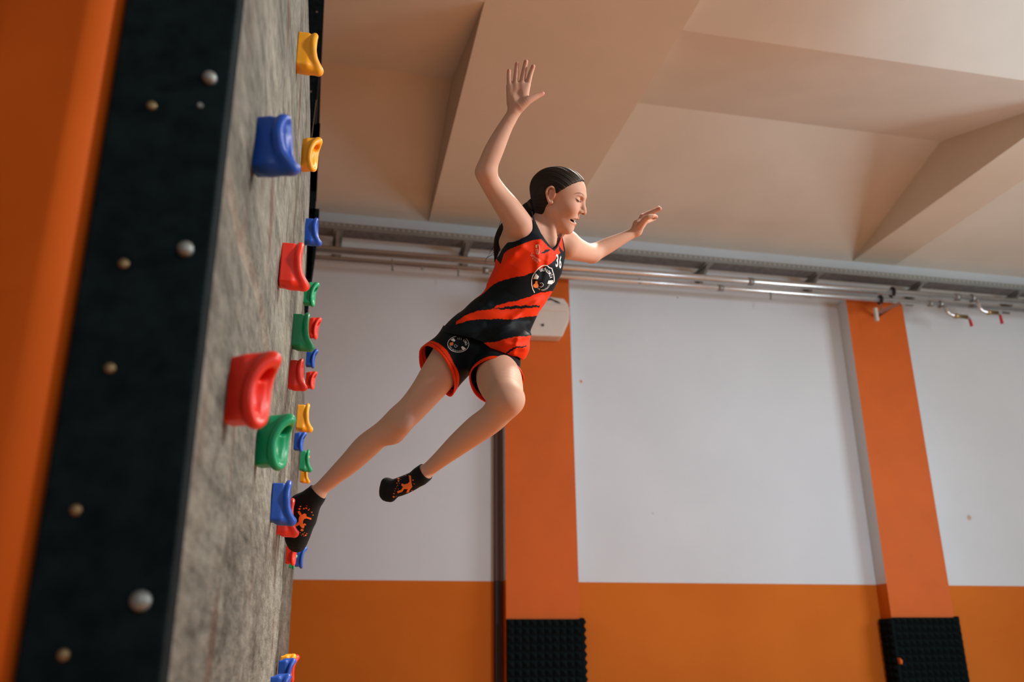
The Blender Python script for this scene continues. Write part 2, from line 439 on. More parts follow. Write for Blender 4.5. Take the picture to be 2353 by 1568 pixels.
for i, (xa, xb) in enumerate(cols):
    zt = tops[i]; nv = 12; nu = round((xb-xa+.0)/cell); cu = (xb-xa)/nu
    t = bpy.data.objects.new('acoustic_foam_cover', None); COL.objects.link(t); t.location = (xa, COLY, 0)
    tag(t, ['black pyramid-foam cover around the foot of the pilaster behind the girl', 'black pyramid-foam cover with a torn spot around the foot of the right pilaster'][i], 'acoustic foam', 'foam covers on the pilasters')
    def sub(o, lab=None):
        o.parent = t; o.matrix_parent_inverse = Matrix.Translation((-xa, -COLY, 0)); 
    sub(foam_sheet('front_panel', (xa, COLY-.001, zt-nv*cell), (cu/cell, 0, 0), (0, 0, 1), (0, -1, 0), nu, nv, cell, .034, .028, ''))
    sub(foam_sheet('side_panel', (xb+.001, WALLY-.002, zt-nv*cell+.012), (0, -1, 0), (0, 0, 1), (1, 0, 0), 3, nv, cell, .034, .03, ''))
    if i == 1:
        sub(foam_sheet('side_panel', (xa-.001, COLY-.035, zt-nv*cell-.01), (0, .98, 0), (0, 0, 1), (-1, 0, 0), 3, nv, cell, .03, .028, ''))
        p = onY(2070, 1519, COLY-.066); bm = bmesh.new()
        add_prism(bm, [(p[0]-.012, p[2]-.03), (p[0]+.002, p[2]-.035), (p[0]+.014, p[2]), (p[0]+.002, p[2]+.012), (p[0]-.016, p[2]+.028)], 1, p[1]-.012, p[1]+.03)
        q = bmobj('torn_spot', bm, m_colp); sub(q); q['label'] = 'orange torn spot in the foam'

# white wall box on the first pilaster
t = bpy.data.objects.new('wall_box', None); COL.objects.link(t); bx_c = onY(1236, 730, 8.7); t.location = (bx_c[0], COLY, bx_c[2]-.3)
tag(t, 'cream plastic box hanging on the orange pilaster behind the girl', 'wall box')
def at_box(x, y, Y=8.60): p = onY(x, y, Y); return (p[0], p[2])
mir = lambda x: 2*1236-x
ptsr = [(1262, 681), (1297, 684), (1307, 697), (1310.5, 716), (1309.5, 735), (1294, 772)]
ptsb = ptsr+[(mir(x), y-6*(x-1236)/75) for x, y in reversed(ptsr)]
bm = bmesh.new(); add_prism(bm, [at_box(*p) for p in ptsb], 1, 8.62, 8.802, .018)
def ownparent(o, par):
    o.parent = par; o.matrix_parent_inverse = Matrix.Translation(-Vector(par.location)); return o
ownparent(bmobj('housing', bm, m_white, smooth=False), t)
bm = bmesh.new(); add_prism(bm, [at_box(*p, 8.6) for p in ((1170, 708), (1306, 716), (1309, 707), (1303, 700), (1170, 692))], 1, 8.606, 8.63, .008)
ownparent(bmobj('front_ridge', bm, m_white), t)
bm = bmesh.new(); p = onY(1247.5, 747, 8.61)
bmesh.ops.create_cone(bm, cap_ends=True, segments=16, radius1=.014, radius2=.014, depth=.02, matrix=Matrix.Translation((p[0], 8.616, p[2]))@Matrix.Rotation(math.pi/2, 4, 'X'))
ownparent(bmobj('screw_hole', bm, m_dark), t)
bm = bmesh.new()
add_tube(bm, [onY(x, y, 8.61) for x, y in ((1258, 690), (1264, 687), (1272, 690), (1278, 693), (1288, 697))], [.005, .011, .006, .01, .004], 8)
ownparent(bmobj('vent_slot', bm, m_dark), t)

# cable tray on brackets
TY0, TY1, TZ0, TZ1, TX0, TX1 = 8.66, 8.86, 4.872, 4.942, -2.2, 11.1
t = bpy.data.objects.new('cable_tray', None); COL.objects.link(t); t.location = (4, 8.7, TZ0)
tag(t, 'long perforated galvanised cable tray running along the wall above the pipes', 'cable tray')
def perf_mat():
    M = mat('perforated_steel', (.40, .42, .40), .5, .75); nt = M.node_tree; b = nt.nodes['Principled BSDF']; L = nt.links
    g = nt.nodes.new('ShaderNodeNewGeometry'); s = nt.nodes.new('ShaderNodeSeparateXYZ'); L.new(g.outputs['Position'], s.inputs[0])
    def saw(sock, per, th):
        a = nt.nodes.new('ShaderNodeMath'); a.operation = 'DIVIDE'; L.new(sock, a.inputs[0]); a.inputs[1].default_value = per
        f = nt.nodes.new('ShaderNodeMath'); f.operation = 'FRACT'; L.new(a.outputs[0], f.inputs[0])
        c = nt.nodes.new('ShaderNodeMath'); c.operation = 'GREATER_THAN'; L.new(f.outputs[0], c.inputs[0]); c.inputs[1].default_value = th; return c
    cx = saw(s.outputs['X'], .062, .5)
    cz = nt.nodes.new('ShaderNodeMath'); cz.operation = 'COMPARE'; L.new(s.outputs['Z'], cz.inputs[0]); cz.inputs[1].default_value = TZ0+.048; cz.inputs[2].default_value = .015
    mu = nt.nodes.new('ShaderNodeMath'); mu.operation = 'MULTIPLY'; L.new(cx.outputs[0], mu.inputs[0]); L.new(cz.outputs[0], mu.inputs[1])
    mx = nt.nodes.new('ShaderNodeMix'); mx.data_type = 'RGBA'; L.new(mu.outputs[0], mx.inputs['Factor'])
    n = nt.nodes.new('ShaderNodeTexNoise'); n.inputs['Scale'].default_value = 3; L.new(g.outputs['Position'], n.inputs['Vector'])
    r = nt.nodes.new('ShaderNodeValToRGB'); r.color_ramp.elements[0].color = (.22, .25, .235, 1); r.color_ramp.elements[1].color = (.32, .345, .33, 1); L.new(n.outputs['Fac'], r.inputs[0])
    L.new(r.outputs[0], mx.inputs['A']); mx.inputs['B'].default_value = (.40, .42, .40, 1)
    L.new(mx.outputs['Result'], b.inputs['Base Color']); return M
bm = bmesh.new(); add_box(bm, (TX0, TY0, TZ0), (TX1, TY0+.004, TZ1)); add_box(bm, (TX0, TY1-.004, TZ0), (TX1, TY1, TZ1))
ownparent(bmobj('side_rail', bm, perf_mat()), t)
bm = bmesh.new(); add_box(bm, (TX0, TY0+.004, TZ0), (TX1, TY1-.004, TZ0+.004))
m_under = mat('tray_base_steel', (.16, .15, .145), .7, .3, noise=.25, nscale=18, coord='Object')
ownparent(bmobj('tray_base', bm, m_under), t)
for j, px in enumerate((778, 1075, 1625, 1877, 2113, 2336), 1):
    xx = onY(px, 520+(px-778)*.075, TY0+.05)[0]
    bm = bmesh.new()
    # triangular gusset under the tray, fixed to the wall
    add_prism(bm, [(TY0+.01, TZ0-.001), (WALLY-.002, TZ0-.001), (WALLY-.002, TZ0-.17), (WALLY-.03, TZ0-.17)], 0, xx-.018, xx+.018)
    add_box(bm, (xx-.05, WALLY-.012, TZ0-.19), (xx+.05, WALLY-.001, TZ0-.001))
    add_box(bm, (xx-.05, TY0+.01, TZ0-.012), (xx+.05, WALLY-.002, TZ0-.001))
    o = bmobj('tray_bracket', bm, m_dsteel)
    tag(o, 'triangular grey steel bracket under the cable tray', 'bracket', 'cable tray brackets')
    o["label"] = {1: 'triangular steel bracket under the cable tray next to the climbing wall', 2: 'triangular steel bracket under the cable tray just left of the girl\'s armpit', 3: 'first triangular tray bracket right of the girl\'s outstretched arm', 4: 'second triangular tray bracket right of the girl\'s outstretched arm', 5: 'triangular tray bracket above the right pilaster\'s pipe clamps', 6: 'rightmost triangular tray bracket at the photo\'s right edge'}[j]

# two pipes
PY = 8.66
def pipe_pts(a, b, Y):
    A = onY(*a, Y); B = onY(*b, Y); d = (B-A)/(B[0]-A[0]); return A-d*2.0, B+d*1.9
pA = pipe_pts((740, 573), (2353, 702-7), PY); pB = pipe_pts((740, 594), (2353, 714), PY)
PIPES = {}
for nm, (A, B), r, lab in (('upper', pA, .040, 'thicker polished steel pipe running along the wall just under the cable tray'), ('lower', pB, .032, 'thinner lower steel pipe along the wall with the first red valve')):
    t = bpy.data.objects.new('steel_pipe', None); COL.objects.link(t); t.location = Vector(A); tag(t, lab, 'pipe', 'wall pipes'); PIPES[nm] = t
    bm = bmesh.new(); add_tube(bm, [A, B], r, 24); ownparent(bmobj('tube', bm, m_pipe, smooth=True), t)
    for k in range(3):
        c = A+(B-A)*(.30+.22*k+(.03 if nm == 'upper' else 0)); d = (B-A)/np.linalg.norm(B-A)
        bm = bmesh.new(); add_tube(bm, [c-d*.03, c+d*.03], r+.006, 24); ownparent(bmobj('joint', bm, m_dsteel, smooth=True), t)
# clamps and rods hanging the pipes, seen as short hooks
for (x, y0, y1, lab) in ((901, 596, 621, 'thin pipe hanger left, first from the climbing wall'), (969, 612, 619, 'stub of a pipe hanger, second from the climbing wall'), (1052, 610, 634, 'short pipe hanger rod left of the girl\'s back'), (1469, 640, 651, 'small curved pipe clip right of the girl\'s elbow'), (1770, 668, 688, 'thin pipe hanger midway between the two pilasters')):
    bm = bmesh.new(); p = onY(x, y0, PY-.02); q = onY(x+1, y1, PY-.02)
    add_tube(bm, smooth_path([p, (p+q)/2+np.array([.004, 0, 0]), q, q+np.array([.012, 0, .006])]), .010, 8)
    ownparent(bmobj('pipe_hanger', bm, m_dsteel, smooth=True), PIPES['lower'])
# strut bracket with rubber clamps over the right pilaster
t = bpy.data.objects.new('pipe_bracket', None); COL.objects.link(t); t.location = onY(2040, 715, 8.7)
tag(t, 'steel strut bracket with white end cap sticking out over the right pilaster', 'bracket')
bm = bmesh.new(); a = onY(2012, 722, 8.52); b = onY(2068, 696, 8.80); a[2] = b[2] = (a[2]+b[2])/2+.0
a = onY(2012, 721, 8.46); b = onY(2066, 698, 8.59)
add_tube(bm, [a, b], .028, 4); add_tube(bm, [a*.4+b*.6, [(a*.4+b*.6)[0], COLY-.001, (a*.4+b*.6)[2]-.02]], .022, 4); ownparent(bmobj('strut', bm, mat('rusty_steel', (.25, .11, .07), .6, .5)), t)
bm = bmesh.new(); p = onY(2013, 722, 8.46); add_box(bm, p-np.array([.02, .02, .085]), p+np.array([.02, .02, .075]), .008)
ownparent(bmobj('end_cap', bm, mat('grey_white_plastic', (.55, .55, .48), .5)), t)
for (x, y, rr, P0) in ((2050, 672, .052, pA), (2022, 688, .044, pB)):
    s_ = (onY(x, y, PY)[0]-P0[0][0])/(P0[1][0]-P0[0][0]); c = P0[0]+(P0[1]-P0[0])*s_
    bm = bmesh.new(); add_tube(bm, [c+np.array([0, math.cos(a_)*rr, math.sin(a_)*rr]) for a_ in np.linspace(-1.2, 4.3, 22)], .016, 8)
    ownparent(bmobj('pipe_clamp', bm, m_dark, smooth=True), PIPES['upper' if P0 is pA else 'lower'])
    bm = bmesh.new(); add_tube(bm, [c-np.array([0, 0, rr]), c-np.array([0, 0, rr+.13])], .008, 8); ownparent(bmobj('rod', bm, m_dsteel), t)
# valves with red levers
def valve(p0, path, vb, lev, lab, pipe):
    root = PIPES[pipe]; t = bpy.data.objects.new('ball_valve', None); COL.objects.link(t); t.parent = root; t.location = Vector(p0)-root.location; t['label'] = lab
    def ownparent(o, par): o.parent = par; o.matrix_parent_inverse = Matrix.Translation(-Vector(p0)); return o
    bm = bmesh.new(); add_tube(bm, smooth_path(path), .024, 12); ownparent(bmobj('elbow', bm, m_pipe, smooth=True), t)
    bm = bmesh.new(); add_tube(bm, [vb[0], vb[0]*.8+vb[1]*.2, vb[0]*.7+vb[1]*.3, vb[1]], [.030, .032, .024, .026], 12); ownparent(bmobj('valve_body', bm, m_brass, smooth=True), t)
    bm = bmesh.new(); add_tube(bm, [vb[1], lev[0]], .016, 8); ownparent(bmobj('spindle', bm, m_dsteel, smooth=True), t)
    bm = bmesh.new(); add_tube(bm, [lev[0], lev[1]], [.015, .019], 4); q = ownparent(bmobj('lever', bm, mat('red_grip', (.55, .01, .02), .45)), t); q['label'] = 'red grip lever'
Yv = 8.56
P = lambda x, y, Y=Yv: onY(x, y, Y)
valve(P(2172, 705, 8.64), [P(2172, 704, 8.64), P(2174, 712), P(2180, 721), P(2192, 726)], (P(2192, 726), P(2222, 729)), (P(2228, 733), P(2233, 750)), 'drain valve with red lever', 'lower')
valve(P(2246, 690, 8.64), [P(2246, 690, 8.64), P(2249, 704), P(2256, 714), P(2268, 718)], (P(2268, 718), P(2292, 719)), (P(2298, 724), P(2303, 744)), 'drain valve with red lever', 'upper')
# ring flanges on pipes at right
for (x, y, P0, r, lab) in ((2160, 700, pB, .045, 'collar on the lower pipe beside the left valve'), (2234, 692, pA, .052, 'collar on the upper pipe beside the right valve')):
    s_ = (onY(x, y, PY)[0]-P0[0][0])/(P0[1][0]-P0[0][0]); c = P0[0]+(P0[1]-P0[0])*s_; d = (P0[1]-P0[0])/np.linalg.norm(P0[1]-P0[0])
    bm = bmesh.new(); add_tube(bm, [c-d*.012, c+d*.012], r, 20); ownparent(bmobj('pipe_collar', bm, m_dsteel), PIPES['lower' if P0 is pB else 'upper'])

# ================================================================== CLIMBING WALL
WL, WK = .18, .025
def wallX(Y): return -WL+WK*Y
def onwall(x, y):
    d = ray(x, y); t = -WL/(d[0]-WK*d[1]); return CAM+d*t
YN = 1.135
edge = [onwall(*p) for p in ((668, 1450), (676, 1320), (688, 1090), (701, 930), (703, 800), (702, 700), (706, 600), (710, 480), (714, 380), (712, 200), (709, 100), (708, 0))]
ez = [0]+[p[2] for p in edge]+[6]; ey = [edge[0][1]]+[p[1] for p in edge]+[edge[-1][1]]
crack = [onwall(*p) for p in ((508, 385), (520, 398), (545, 500), (560, 560), (590, 660), (612, 780), (618, 850))]
from mathutils import noise as mnoise
NZ_, NY_ = 420, 240
WH = 4.3
V = []; paint = []
for i in range(NY_+1):
    for j in range(NZ_+1):
        z = WH*j/NZ_; s = i/NY_; Y = YN+(float(np.interp(z, ez, ey))-YN)*s
        v = Vector((Y*3, z*3, 0)); dx = mnoise.noise(v)*.006+mnoise.noise(v*3.1)*.003+mnoise.noise(v*9)*.0012
        env = min(1, s*12)*min(1, (1-s)*6)
        f1 = 0*mnoise.noise(Vector((Y*14, z*5, 3)))*.5+mnoise.noise(Vector((Y*40, z*22, 7)))*.35+mnoise.noise(Vector((Y*3, z*2, 1)))*.45+mnoise.noise(Vector((Y*110, z*80, 2)))*.3
        colr = np.array([.150, .150, .128])*(1+.75*f1)
        st = max(0, mnoise.noise(Vector((Y*9, z*4, 11)))-.28)*2.2; colr = colr*(1-min(.75, st))+np.array([.10, .06, .045])*min(.75, st)
        # crack
        cd = 9
        for a, b in zip(crack, crack[1:]):
            pa = np.array([Y-a[1], z-a[2]]); ba = np.array([b[1]-a[1], b[2]-a[2]]); tt = min(1, max(0, pa@ba/(ba@ba))); cd = min(cd, float(np.hypot(*(pa-ba*tt))))
        if cd < .03:
            g = 1-cd/.03; dx -= .010*g; colr = colr*(1-.5*g)+np.array([.30, .24, .19])*.5*g
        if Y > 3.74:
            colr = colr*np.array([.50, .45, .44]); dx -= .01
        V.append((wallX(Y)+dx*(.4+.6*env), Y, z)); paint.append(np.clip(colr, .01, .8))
F = [(i*(NZ_+1)+j, (i+1)*(NZ_+1)+j, (i+1)*(NZ_+1)+j+1, i*(NZ_+1)+j+1) for i in range(NY_) for j in range(NZ_)]
t = bpy.data.objects.new('climbing_wall', None); COL.objects.link(t); t.location = (-.2, 2.5, 0)
tag(t, 'tall grey textured concrete-look climbing wall seen along its face, edged with a black board', 'climbing wall')
m_rock = attr_mat('rock_textured_panel', .85, spec=.2)
def rock_nodes(M):
    nt = M.node_tree; L = nt.links; b = nt.nodes['Principled BSDF']; src = b.inputs['Base Color'].links[0].from_socket
    g = nt.nodes.new('ShaderNodeNewGeometry'); acc = None
    for sc, w in (((1, 1.4, 5.5), .55), ((1, 5, 24), .55), ((1, 14, 75), .45), ((1, 45, 190), .30)):
        mp = nt.nodes.new('ShaderNodeMapping'); mp.inputs['Scale'].default_value = sc; L.new(g.outputs['Position'], mp.inputs['Vector'])
        n = nt.nodes.new('ShaderNodeTexNoise'); n.inputs['Scale'].default_value = 1; n.inputs['Detail'].default_value = 2; L.new(mp.outputs[0], n.inputs['Vector'])
        s_ = nt.nodes.new('ShaderNodeMath'); s_.operation = 'MULTIPLY_ADD'; L.new(n.outputs['Fac'], s_.inputs[0]); s_.inputs[1].default_value = w*2; 
        if acc is None: s_.inputs[2].default_value = 1-1.85
        else: L.new(acc, s_.inputs[2])
        acc = s_.outputs[0]
    mr = nt.nodes.new('ShaderNodeMapRange'); L.new(acc, mr.inputs['Value']); mr.inputs['From Min'].default_value = .35; mr.inputs['From Max'].default_value = 1.65
    mr.inputs['To Min'].default_value = .18; mr.inputs['To Max'].default_value = 1.85
    mu = nt.nodes.new('ShaderNodeVectorMath'); mu.operation = 'SCALE'; L.new(src, mu.inputs[0]); L.new(mr.outputs[0], mu.inputs['Scale'])
    L.new(mu.outputs[0], b.inputs['Base Color'])
    bp = nt.nodes.new('ShaderNodeBump'); bp.inputs['Strength'].default_value = .6; bp.inputs['Distance'].default_value = .006; L.new(acc, bp.inputs['Height']); L.new(bp.outputs[0], b.inputs['Normal'])
rock_nodes(m_rock)
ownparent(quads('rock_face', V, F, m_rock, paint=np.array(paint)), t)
# carcass behind the face, following the slanting far edge
bm = bmesh.new(); zz = [0]+[z for z in ez[1:-1] if 0 < z < WH]+[WH]
fr = [bm.verts.new((wallX(float(np.interp(z, ez, ey)))-.012, float(np.interp(z, ez, ey)), z)) for z in zz]
bk = [bm.verts.new((-.30, float(np.interp(z, ez, ey)), z)) for z in zz]
nb_ = [bm.verts.new((-.29, 1.2, z)) for z in zz]
for a in range(len(zz)-1):
    bm.faces.new((fr[a], fr[a+1], bk[a+1], bk[a])); bm.faces.new((bk[a], bk[a+1], nb_[a+1], nb_[a]))
ownparent(bmobj('carcass', bm, mat('dark_plywood', (.05, .04, .035), .8)), t)
bm = bmesh.new(); add_box(bm, (-.2957, YN-.022, 0), (wallX(YN)+.004, YN+.05, WH), .003); ownparent(bmobj('edge_board', bm, m_black), t)
for (x, y, r) in ((482, 183, .0095), (427, 575, .0100), (324, 1382, .0115)):
    p = onY(x, y, YN-.022); bm = bmesh.new()
    add_tube(bm, [p, p-np.array([0, .006, 0]), p-np.array([0, .010, 0]), p-np.array([0, .012, 0])], [r, r, r*.8, r*.4], 20)
    q = ownparent(bmobj('bolt_head', bm, mat('zinc_bolt', (.42, .47, .45), .45, .5), smooth=True), t); q['label'] = 'round silver bolt head'
for (x, y) in ((349, 244), (285, 607), (253, 847), (175, 1173), (146, 1506)):
    p = onY(x, y, YN-.022); bm = bmesh.new()
    add_tube(bm, [p, p-np.array([0, .003, 0]), p-np.array([0, .004, 0])], [.0065, .006, .003], 16)
    q = ownparent(bmobj('screw', bm, mat('brass_screw', (.42, .33, .17), .45, .6), smooth=True), t); q['label'] = 'small brass screw'
p = onY(460, 243, YN-.022); bm = bmesh.new(); add_tube(bm, [p, p-np.array([0, .003, 0])], [.004, .003], 12)
ownparent(bmobj('rivet', bm, mat('zinc_bolt', (.42, .47, .45), .45, .5)), t)

# black steel post beyond the wall's far edge
t = bpy.data.objects.new('steel_post', None); COL.objects.link(t); t.location = (-.2, 5.4, 0)
tag(t, 'black steel post with bolted blocks standing behind the far edge of the climbing wall', 'post')
PYp = 5.4
def pbox(pts, nm, dy=.1, m=m_black):
    bm = bmesh.new(); q = [onY(x, y, PYp) for x, y in pts]; add_prism(bm, [(a[0], a[2]) for a in q], 1, PYp, PYp+dy); return ownparent(bmobj(nm, bm, m), t)
pbox([(660, -40), (747, -40), (738, 160), (733, 330), (727, 440), (717, 600), (706, 735), (655, 1500), (620, 1500)], 'post_shaft', .12)
pbox([(712, 283), (736, 283), (733, 330), (728, 440), (715, 440)], 'block', .14)
pbox([(712, 479), (734, 480), (731, 520), (727, 560), (716, 640), (705, 640)], 'block', .14)
for x, y in ((728, 28), (714, 211)):
    bm = bmesh.new(); p = onY(x, y, PYp-.002); add_tube(bm, [p, p-np.array([0, .004, 0])], .008, 10); ownparent(bmobj('bolt_head', bm, m_dsteel), t)
bm = bmesh.new(); add_tube(bm, [onY(733, 170, PYp-.03), onY(729, 215, PYp-.03), onY(727, 250, PYp-.03), onY(724, 285, PYp-.03)], .008, 8)
ownparent(bmobj('chain', bm, m_dark), t)
bm = bmesh.new(); add_tube(bm, [onY(727, 230, PYp-.06), onY(716, 316, PYp-.06)], .0018, 6)
ownparent(bmobj('steel_wire', bm, m_steel), t)

# orange padding left of the climbing wall
bm = bmesh.new()
pr = []
xr = -.300
for k in range(9):
    a_ = math.pi/2*k/8; pr.append((xr-.045+.045*math.sin(a_), 1.10+.045-.045*math.cos(a_)))
pr += [(xr, 1.9), (-2.4, 1.9)]
front = [(-2.4, 1.16), (-1.8, 1.13), (-1.2, 1.15), (-.9, 1.12), (-.7, 1.14), (-.55, 1.15), (-.45, 1.135)]
prof2 = front+pr
NZp = 60
rows = []
for j in range(NZp+1):
    z = 4.4*j/NZp
    rows.append([bm.verts.new((x, y+(.022*math.sin(z*3.0+x*9)+.015*math.sin(z*7-x*14) if x < -.36 and y < 1.5 else 0), z)) for x, y in prof2])
for a, b in zip(rows, rows[1:]):
    for i in range(len(prof2)): bm.faces.new((a[i], a[(i+1) % len(prof2)], b[(i+1) % len(prof2)], b[i]))
bm.faces.new(rows[0]); bm.faces.new(rows[-1])
tag(bmobj('padded_mat', bm, m_vinyl, smooth=True), 'large orange vinyl safety mat standing left of the black edge board', 'safety mat')

# ------------------------------------------------------------------ climbing holds
def hold_sdf(P):
    x, y, z = P[:, 0], P[:, 1], P[:, 2]
    # body: rounded block, waisted behind the rim
    def rbox(c, hb, r):
        q = np.abs(P-np.array(c))-np.array(hb)+r
        return np.linalg.norm(np.maximum(q, 0), axis=1)+np.minimum(q.max(1), 0)-r
    w = 0
    base = rbox((.012, 0, 0), (.024, .026, .056), .008)+w
    neck = rbox((.032, 0, .0), (.02, .017, .052), .012)
    toe = roundcone(P, (.030, 0, -.050), (.060, 0, -.054), .014, .0135)
    def sm(a, b, k): h = np.maximum(k-np.abs(a-b), 0)/k; return np.minimum(a, b)-h*h*k*.25
    d = sm(base, neck, .012); d = sm(d, toe, .02)
    loop = [(.046, 0, .060, .0092), (.046, -.018, .048, .0090), (.044, -.028, .020, .0086), (.046, -.025, -.008, .0086), (.050, -.019, -.030, .0100), (.060, -.006, -.049, .0125),
            (.063, .006, -.051, .0130), (.055, .022, -.034, .0098), (.046, .029, -.004, .0084), (.043, .027, .032, .0084), (.044, .013, .056, .0088), (.046, 0, .060, .0092)]
    q_ = smooth_path([l_[:3] for l_ in loop], 5); rr_ = np.interp(np.linspace(0, 11, len(q_)), range(12), [l_[3] for l_ in loop]); rim = None
    for i_ in range(len(q_)-1):
        e = roundcone(P, tuple(q_[i_]), tuple(q_[i_+1]), rr_[i_], rr_[i_+1]); rim = e if rim is None else np.minimum(rim, e)
    d = sm(d, rim, .006)
    plate = ell((.040, 0, .0), (.012, .026, .056)).f(P); d = sm(d, plate, .008)
    dish = ell((.063, .002, .012), (.024, .0175, .040)).f(P); dish2 = ell((.050, -.004, -.030), (.014, .009, .012)).f(P)
    for q in (dish, dish2): e = -q; k = .008; h = np.maximum(k-np.abs(d-e), 0)/k; d = np.maximum(d, e)+h*h*k*.25
    return np.maximum(d, -x-.0)
hv, hq = surface_nets(lambda P, loc: hold_sdf(P), (-.004, -.042, -.075), (.078, .046, .075), .0019, 16)
hold_meshes = {}
def hold_mesh(c):
    if c not in hold_meshes:
        cc = {'red': (.82, .030, .012), 'green': (.004, .29, .115), 'blue': (.010, .075, .42), 'yellow': (.86, .36, .012)}[c]
        me = mesh_from('hold_'+c, hv, hq); me.materials.append(mat(c+'_hold_plastic', cc, .38, noise=.06, nscale=30, bump=.08, bscale=500, spec=.45)); hold_meshes[c] = me
    return hold_meshes[c]
HOLDS = [  # colour, base px x, centre px y, height px, flipped, turn towards camera (deg), label
 ('yellow', 683, 121, 113, 0, 0, 'topmost yellow hold, toe pointing down'),
 ('blue', 586, 339, 162, 0, 18, 'large blurred blue hold high on the near part of the wall'),
 ('yellow', 692, 358, 89, 1, 20, 'yellow ear-shaped hold in front of the black post'),
 ('blue', 701, 533, 73, 0, 8, 'small blue hold in front of the black post beside the cable tray'),
 ('red', 645, 610, 124, 0, 0, 'red boot-shaped hold below the big blue one, toe over the small green hold'),
 ('green', 699, 677, 62, 1, 10, 'small dark green hold behind the toe of the red boot-shaped hold'),
 ('green', 671, 762, 97, 0, 0, 'mid-sized green hold at the height of the girl\'s hip'),
 ('red', 708, 755, 55, 1, 10, 'small red hold peeping out right of the green hold'),
 ('blue', 704, 824, 48, 1, 5, 'small blue hold between the green hold and the red pair'),
 ('red', 664, 862, 80, 0, 10, 'red hold, left one of the pair at thigh height'),
 ('red', 704, 875, 45, 1, 15, 'small red hold, right one of the pair at thigh height'),
 ('red', 524, 902, 186, 1, 24, 'largest red ear-shaped hold, nearest to the camera'),
 ('yellow', 682, 960, 70, 0, 0, 'yellow hold directly above a small blue hold'),
 ('green', 593, 1020, 134, 1, 26, 'large green ear-shaped hold below the largest red one'),
 ('blue', 677, 1016, 48, 1, 8, 'small blue hold directly under the yellow hold'),
 ('green', 689, 1059, 54, 0, 0, 'small green hold above the tiny yellow one'),
 ('yellow', 690, 1091, 42, 0, 0, 'tiny yellow hold just above the girl\'s sock'),
 ('yellow', 692, 1063, 34, 1, 0, 'sliver of a yellow hold hidden behind the small green one'),
 ('blue', 624, 1156, 108, 0, 0, 'blue hold left of the girl\'s planted foot'),
 ('red', 638, 1190, 92, 0, 0, 'red hold behind the blue one, touching the girl\'s sock'),
 ('green', 664, 1292, 34, 1, 0, 'small green hold under the girl\'s toes'),
 ('red', 659, 1276, 50, 1, 14, 'small red hold under the girl\'s toes'),
 ('blue', 676, 1281, 52, 1, 0, 'small blue hold right of the red one under the toes'),
 ('yellow', 645, 1535, 62, 1, 5, 'yellow hold at the bottom edge behind the blue one'),
 ('blue', 640, 1549, 70, 1, 5, 'upper blue hold at the bottom edge of the photo'),
 ('blue', 621, 1592, 84, 1, 5, 'lower blue hold cut by the bottom edge of the photo'),
 ('red', 652, 1537, 62, 1, 0, 'red hold peeping out behind the blue hold at the bottom edge'),
]
for c, x, y, hpx, flip, turn, lab in HOLDS:
    p = onwall(x, y); D = (p-CAM)@FW; sc = hpx*D/FPX/.135/1.03
    o = bpy.data.objects.new('climbing_hold', hold_mesh(c)); COL.objects.link(o)
    M = Matrix.Translation(p)@Matrix.Rotation(-math.atan(WK)+math.radians(-turn), 4, 'Z')
    if flip: M = M@Matrix.Rotation(math.pi, 4, 'X')
    o.matrix_world = M@Matrix.Diagonal((sc*(1.24 if hpx > 130 else 1), sc, sc, 1))
    tag(o, c+' plastic climbing hold: '+lab if len(lab.split()) < 12 else lab, 'climbing hold', 'climbing holds on the grey wall')
    o['label'] = lab if 'hold' in lab else lab+' hold'

# ================================================================== THE GIRL
girl = bpy.data.objects.new('person', None); COL.objects.link(girl); girl.location = Vector(dep(1098, 800, 3.12))
tag(girl, 'girl in red and black sports kit leaping off the climbing wall, arms flung out', 'person')
def gp(o): return ownparent(o, girl)

# torso frame
P_pel = dep(1098+12, 800+7, 3.12); P_neck = dep(1251, 538, 3.12)
Rsh = dep(1192, 510, 3.02); Lsh = dep(1304, 562, 3.22)
Rhip = dep(1042, 805, 3.08); Lhip = dep(1152, 822, 3.14)
w_top = Lsh-Rsh; w_bot = Lhip-Rhip
PXM = 3.12/FPX
def tc(a, c, D=3.12):
    """centre at 'a' px along the torso axis and c px to its right"""
    return dep(1098+.497*a+.867*c, 800-.867*a+.497*c, D)
jer = Column([(tc(-22, 11), .166, .118), (tc(10, 11), .162, .115), (tc(50, 13), .145, .104), (tc(91, 13), .116, .088), (tc(143, 16), .106, .084), (tc(200, 12), .124, .090),
              (tc(245, 8), .128, .092), (tc(285, 7), .112, .074), (tc(318, 0), .080, .045)], w_bot, w_top)
bod = Column([(tc(-22, 8), .110, .085), (tc(50, 12), .108, .078), (tc(91, 12), .098, .070), (tc(143, 14), .094, .070), (tc(200, 8), .110, .075),
              (tc(245, 3), .115, .076), (tc(285, 2), .100, .058), (tc(318, 0), .070, .036)], w_bot, w_top)

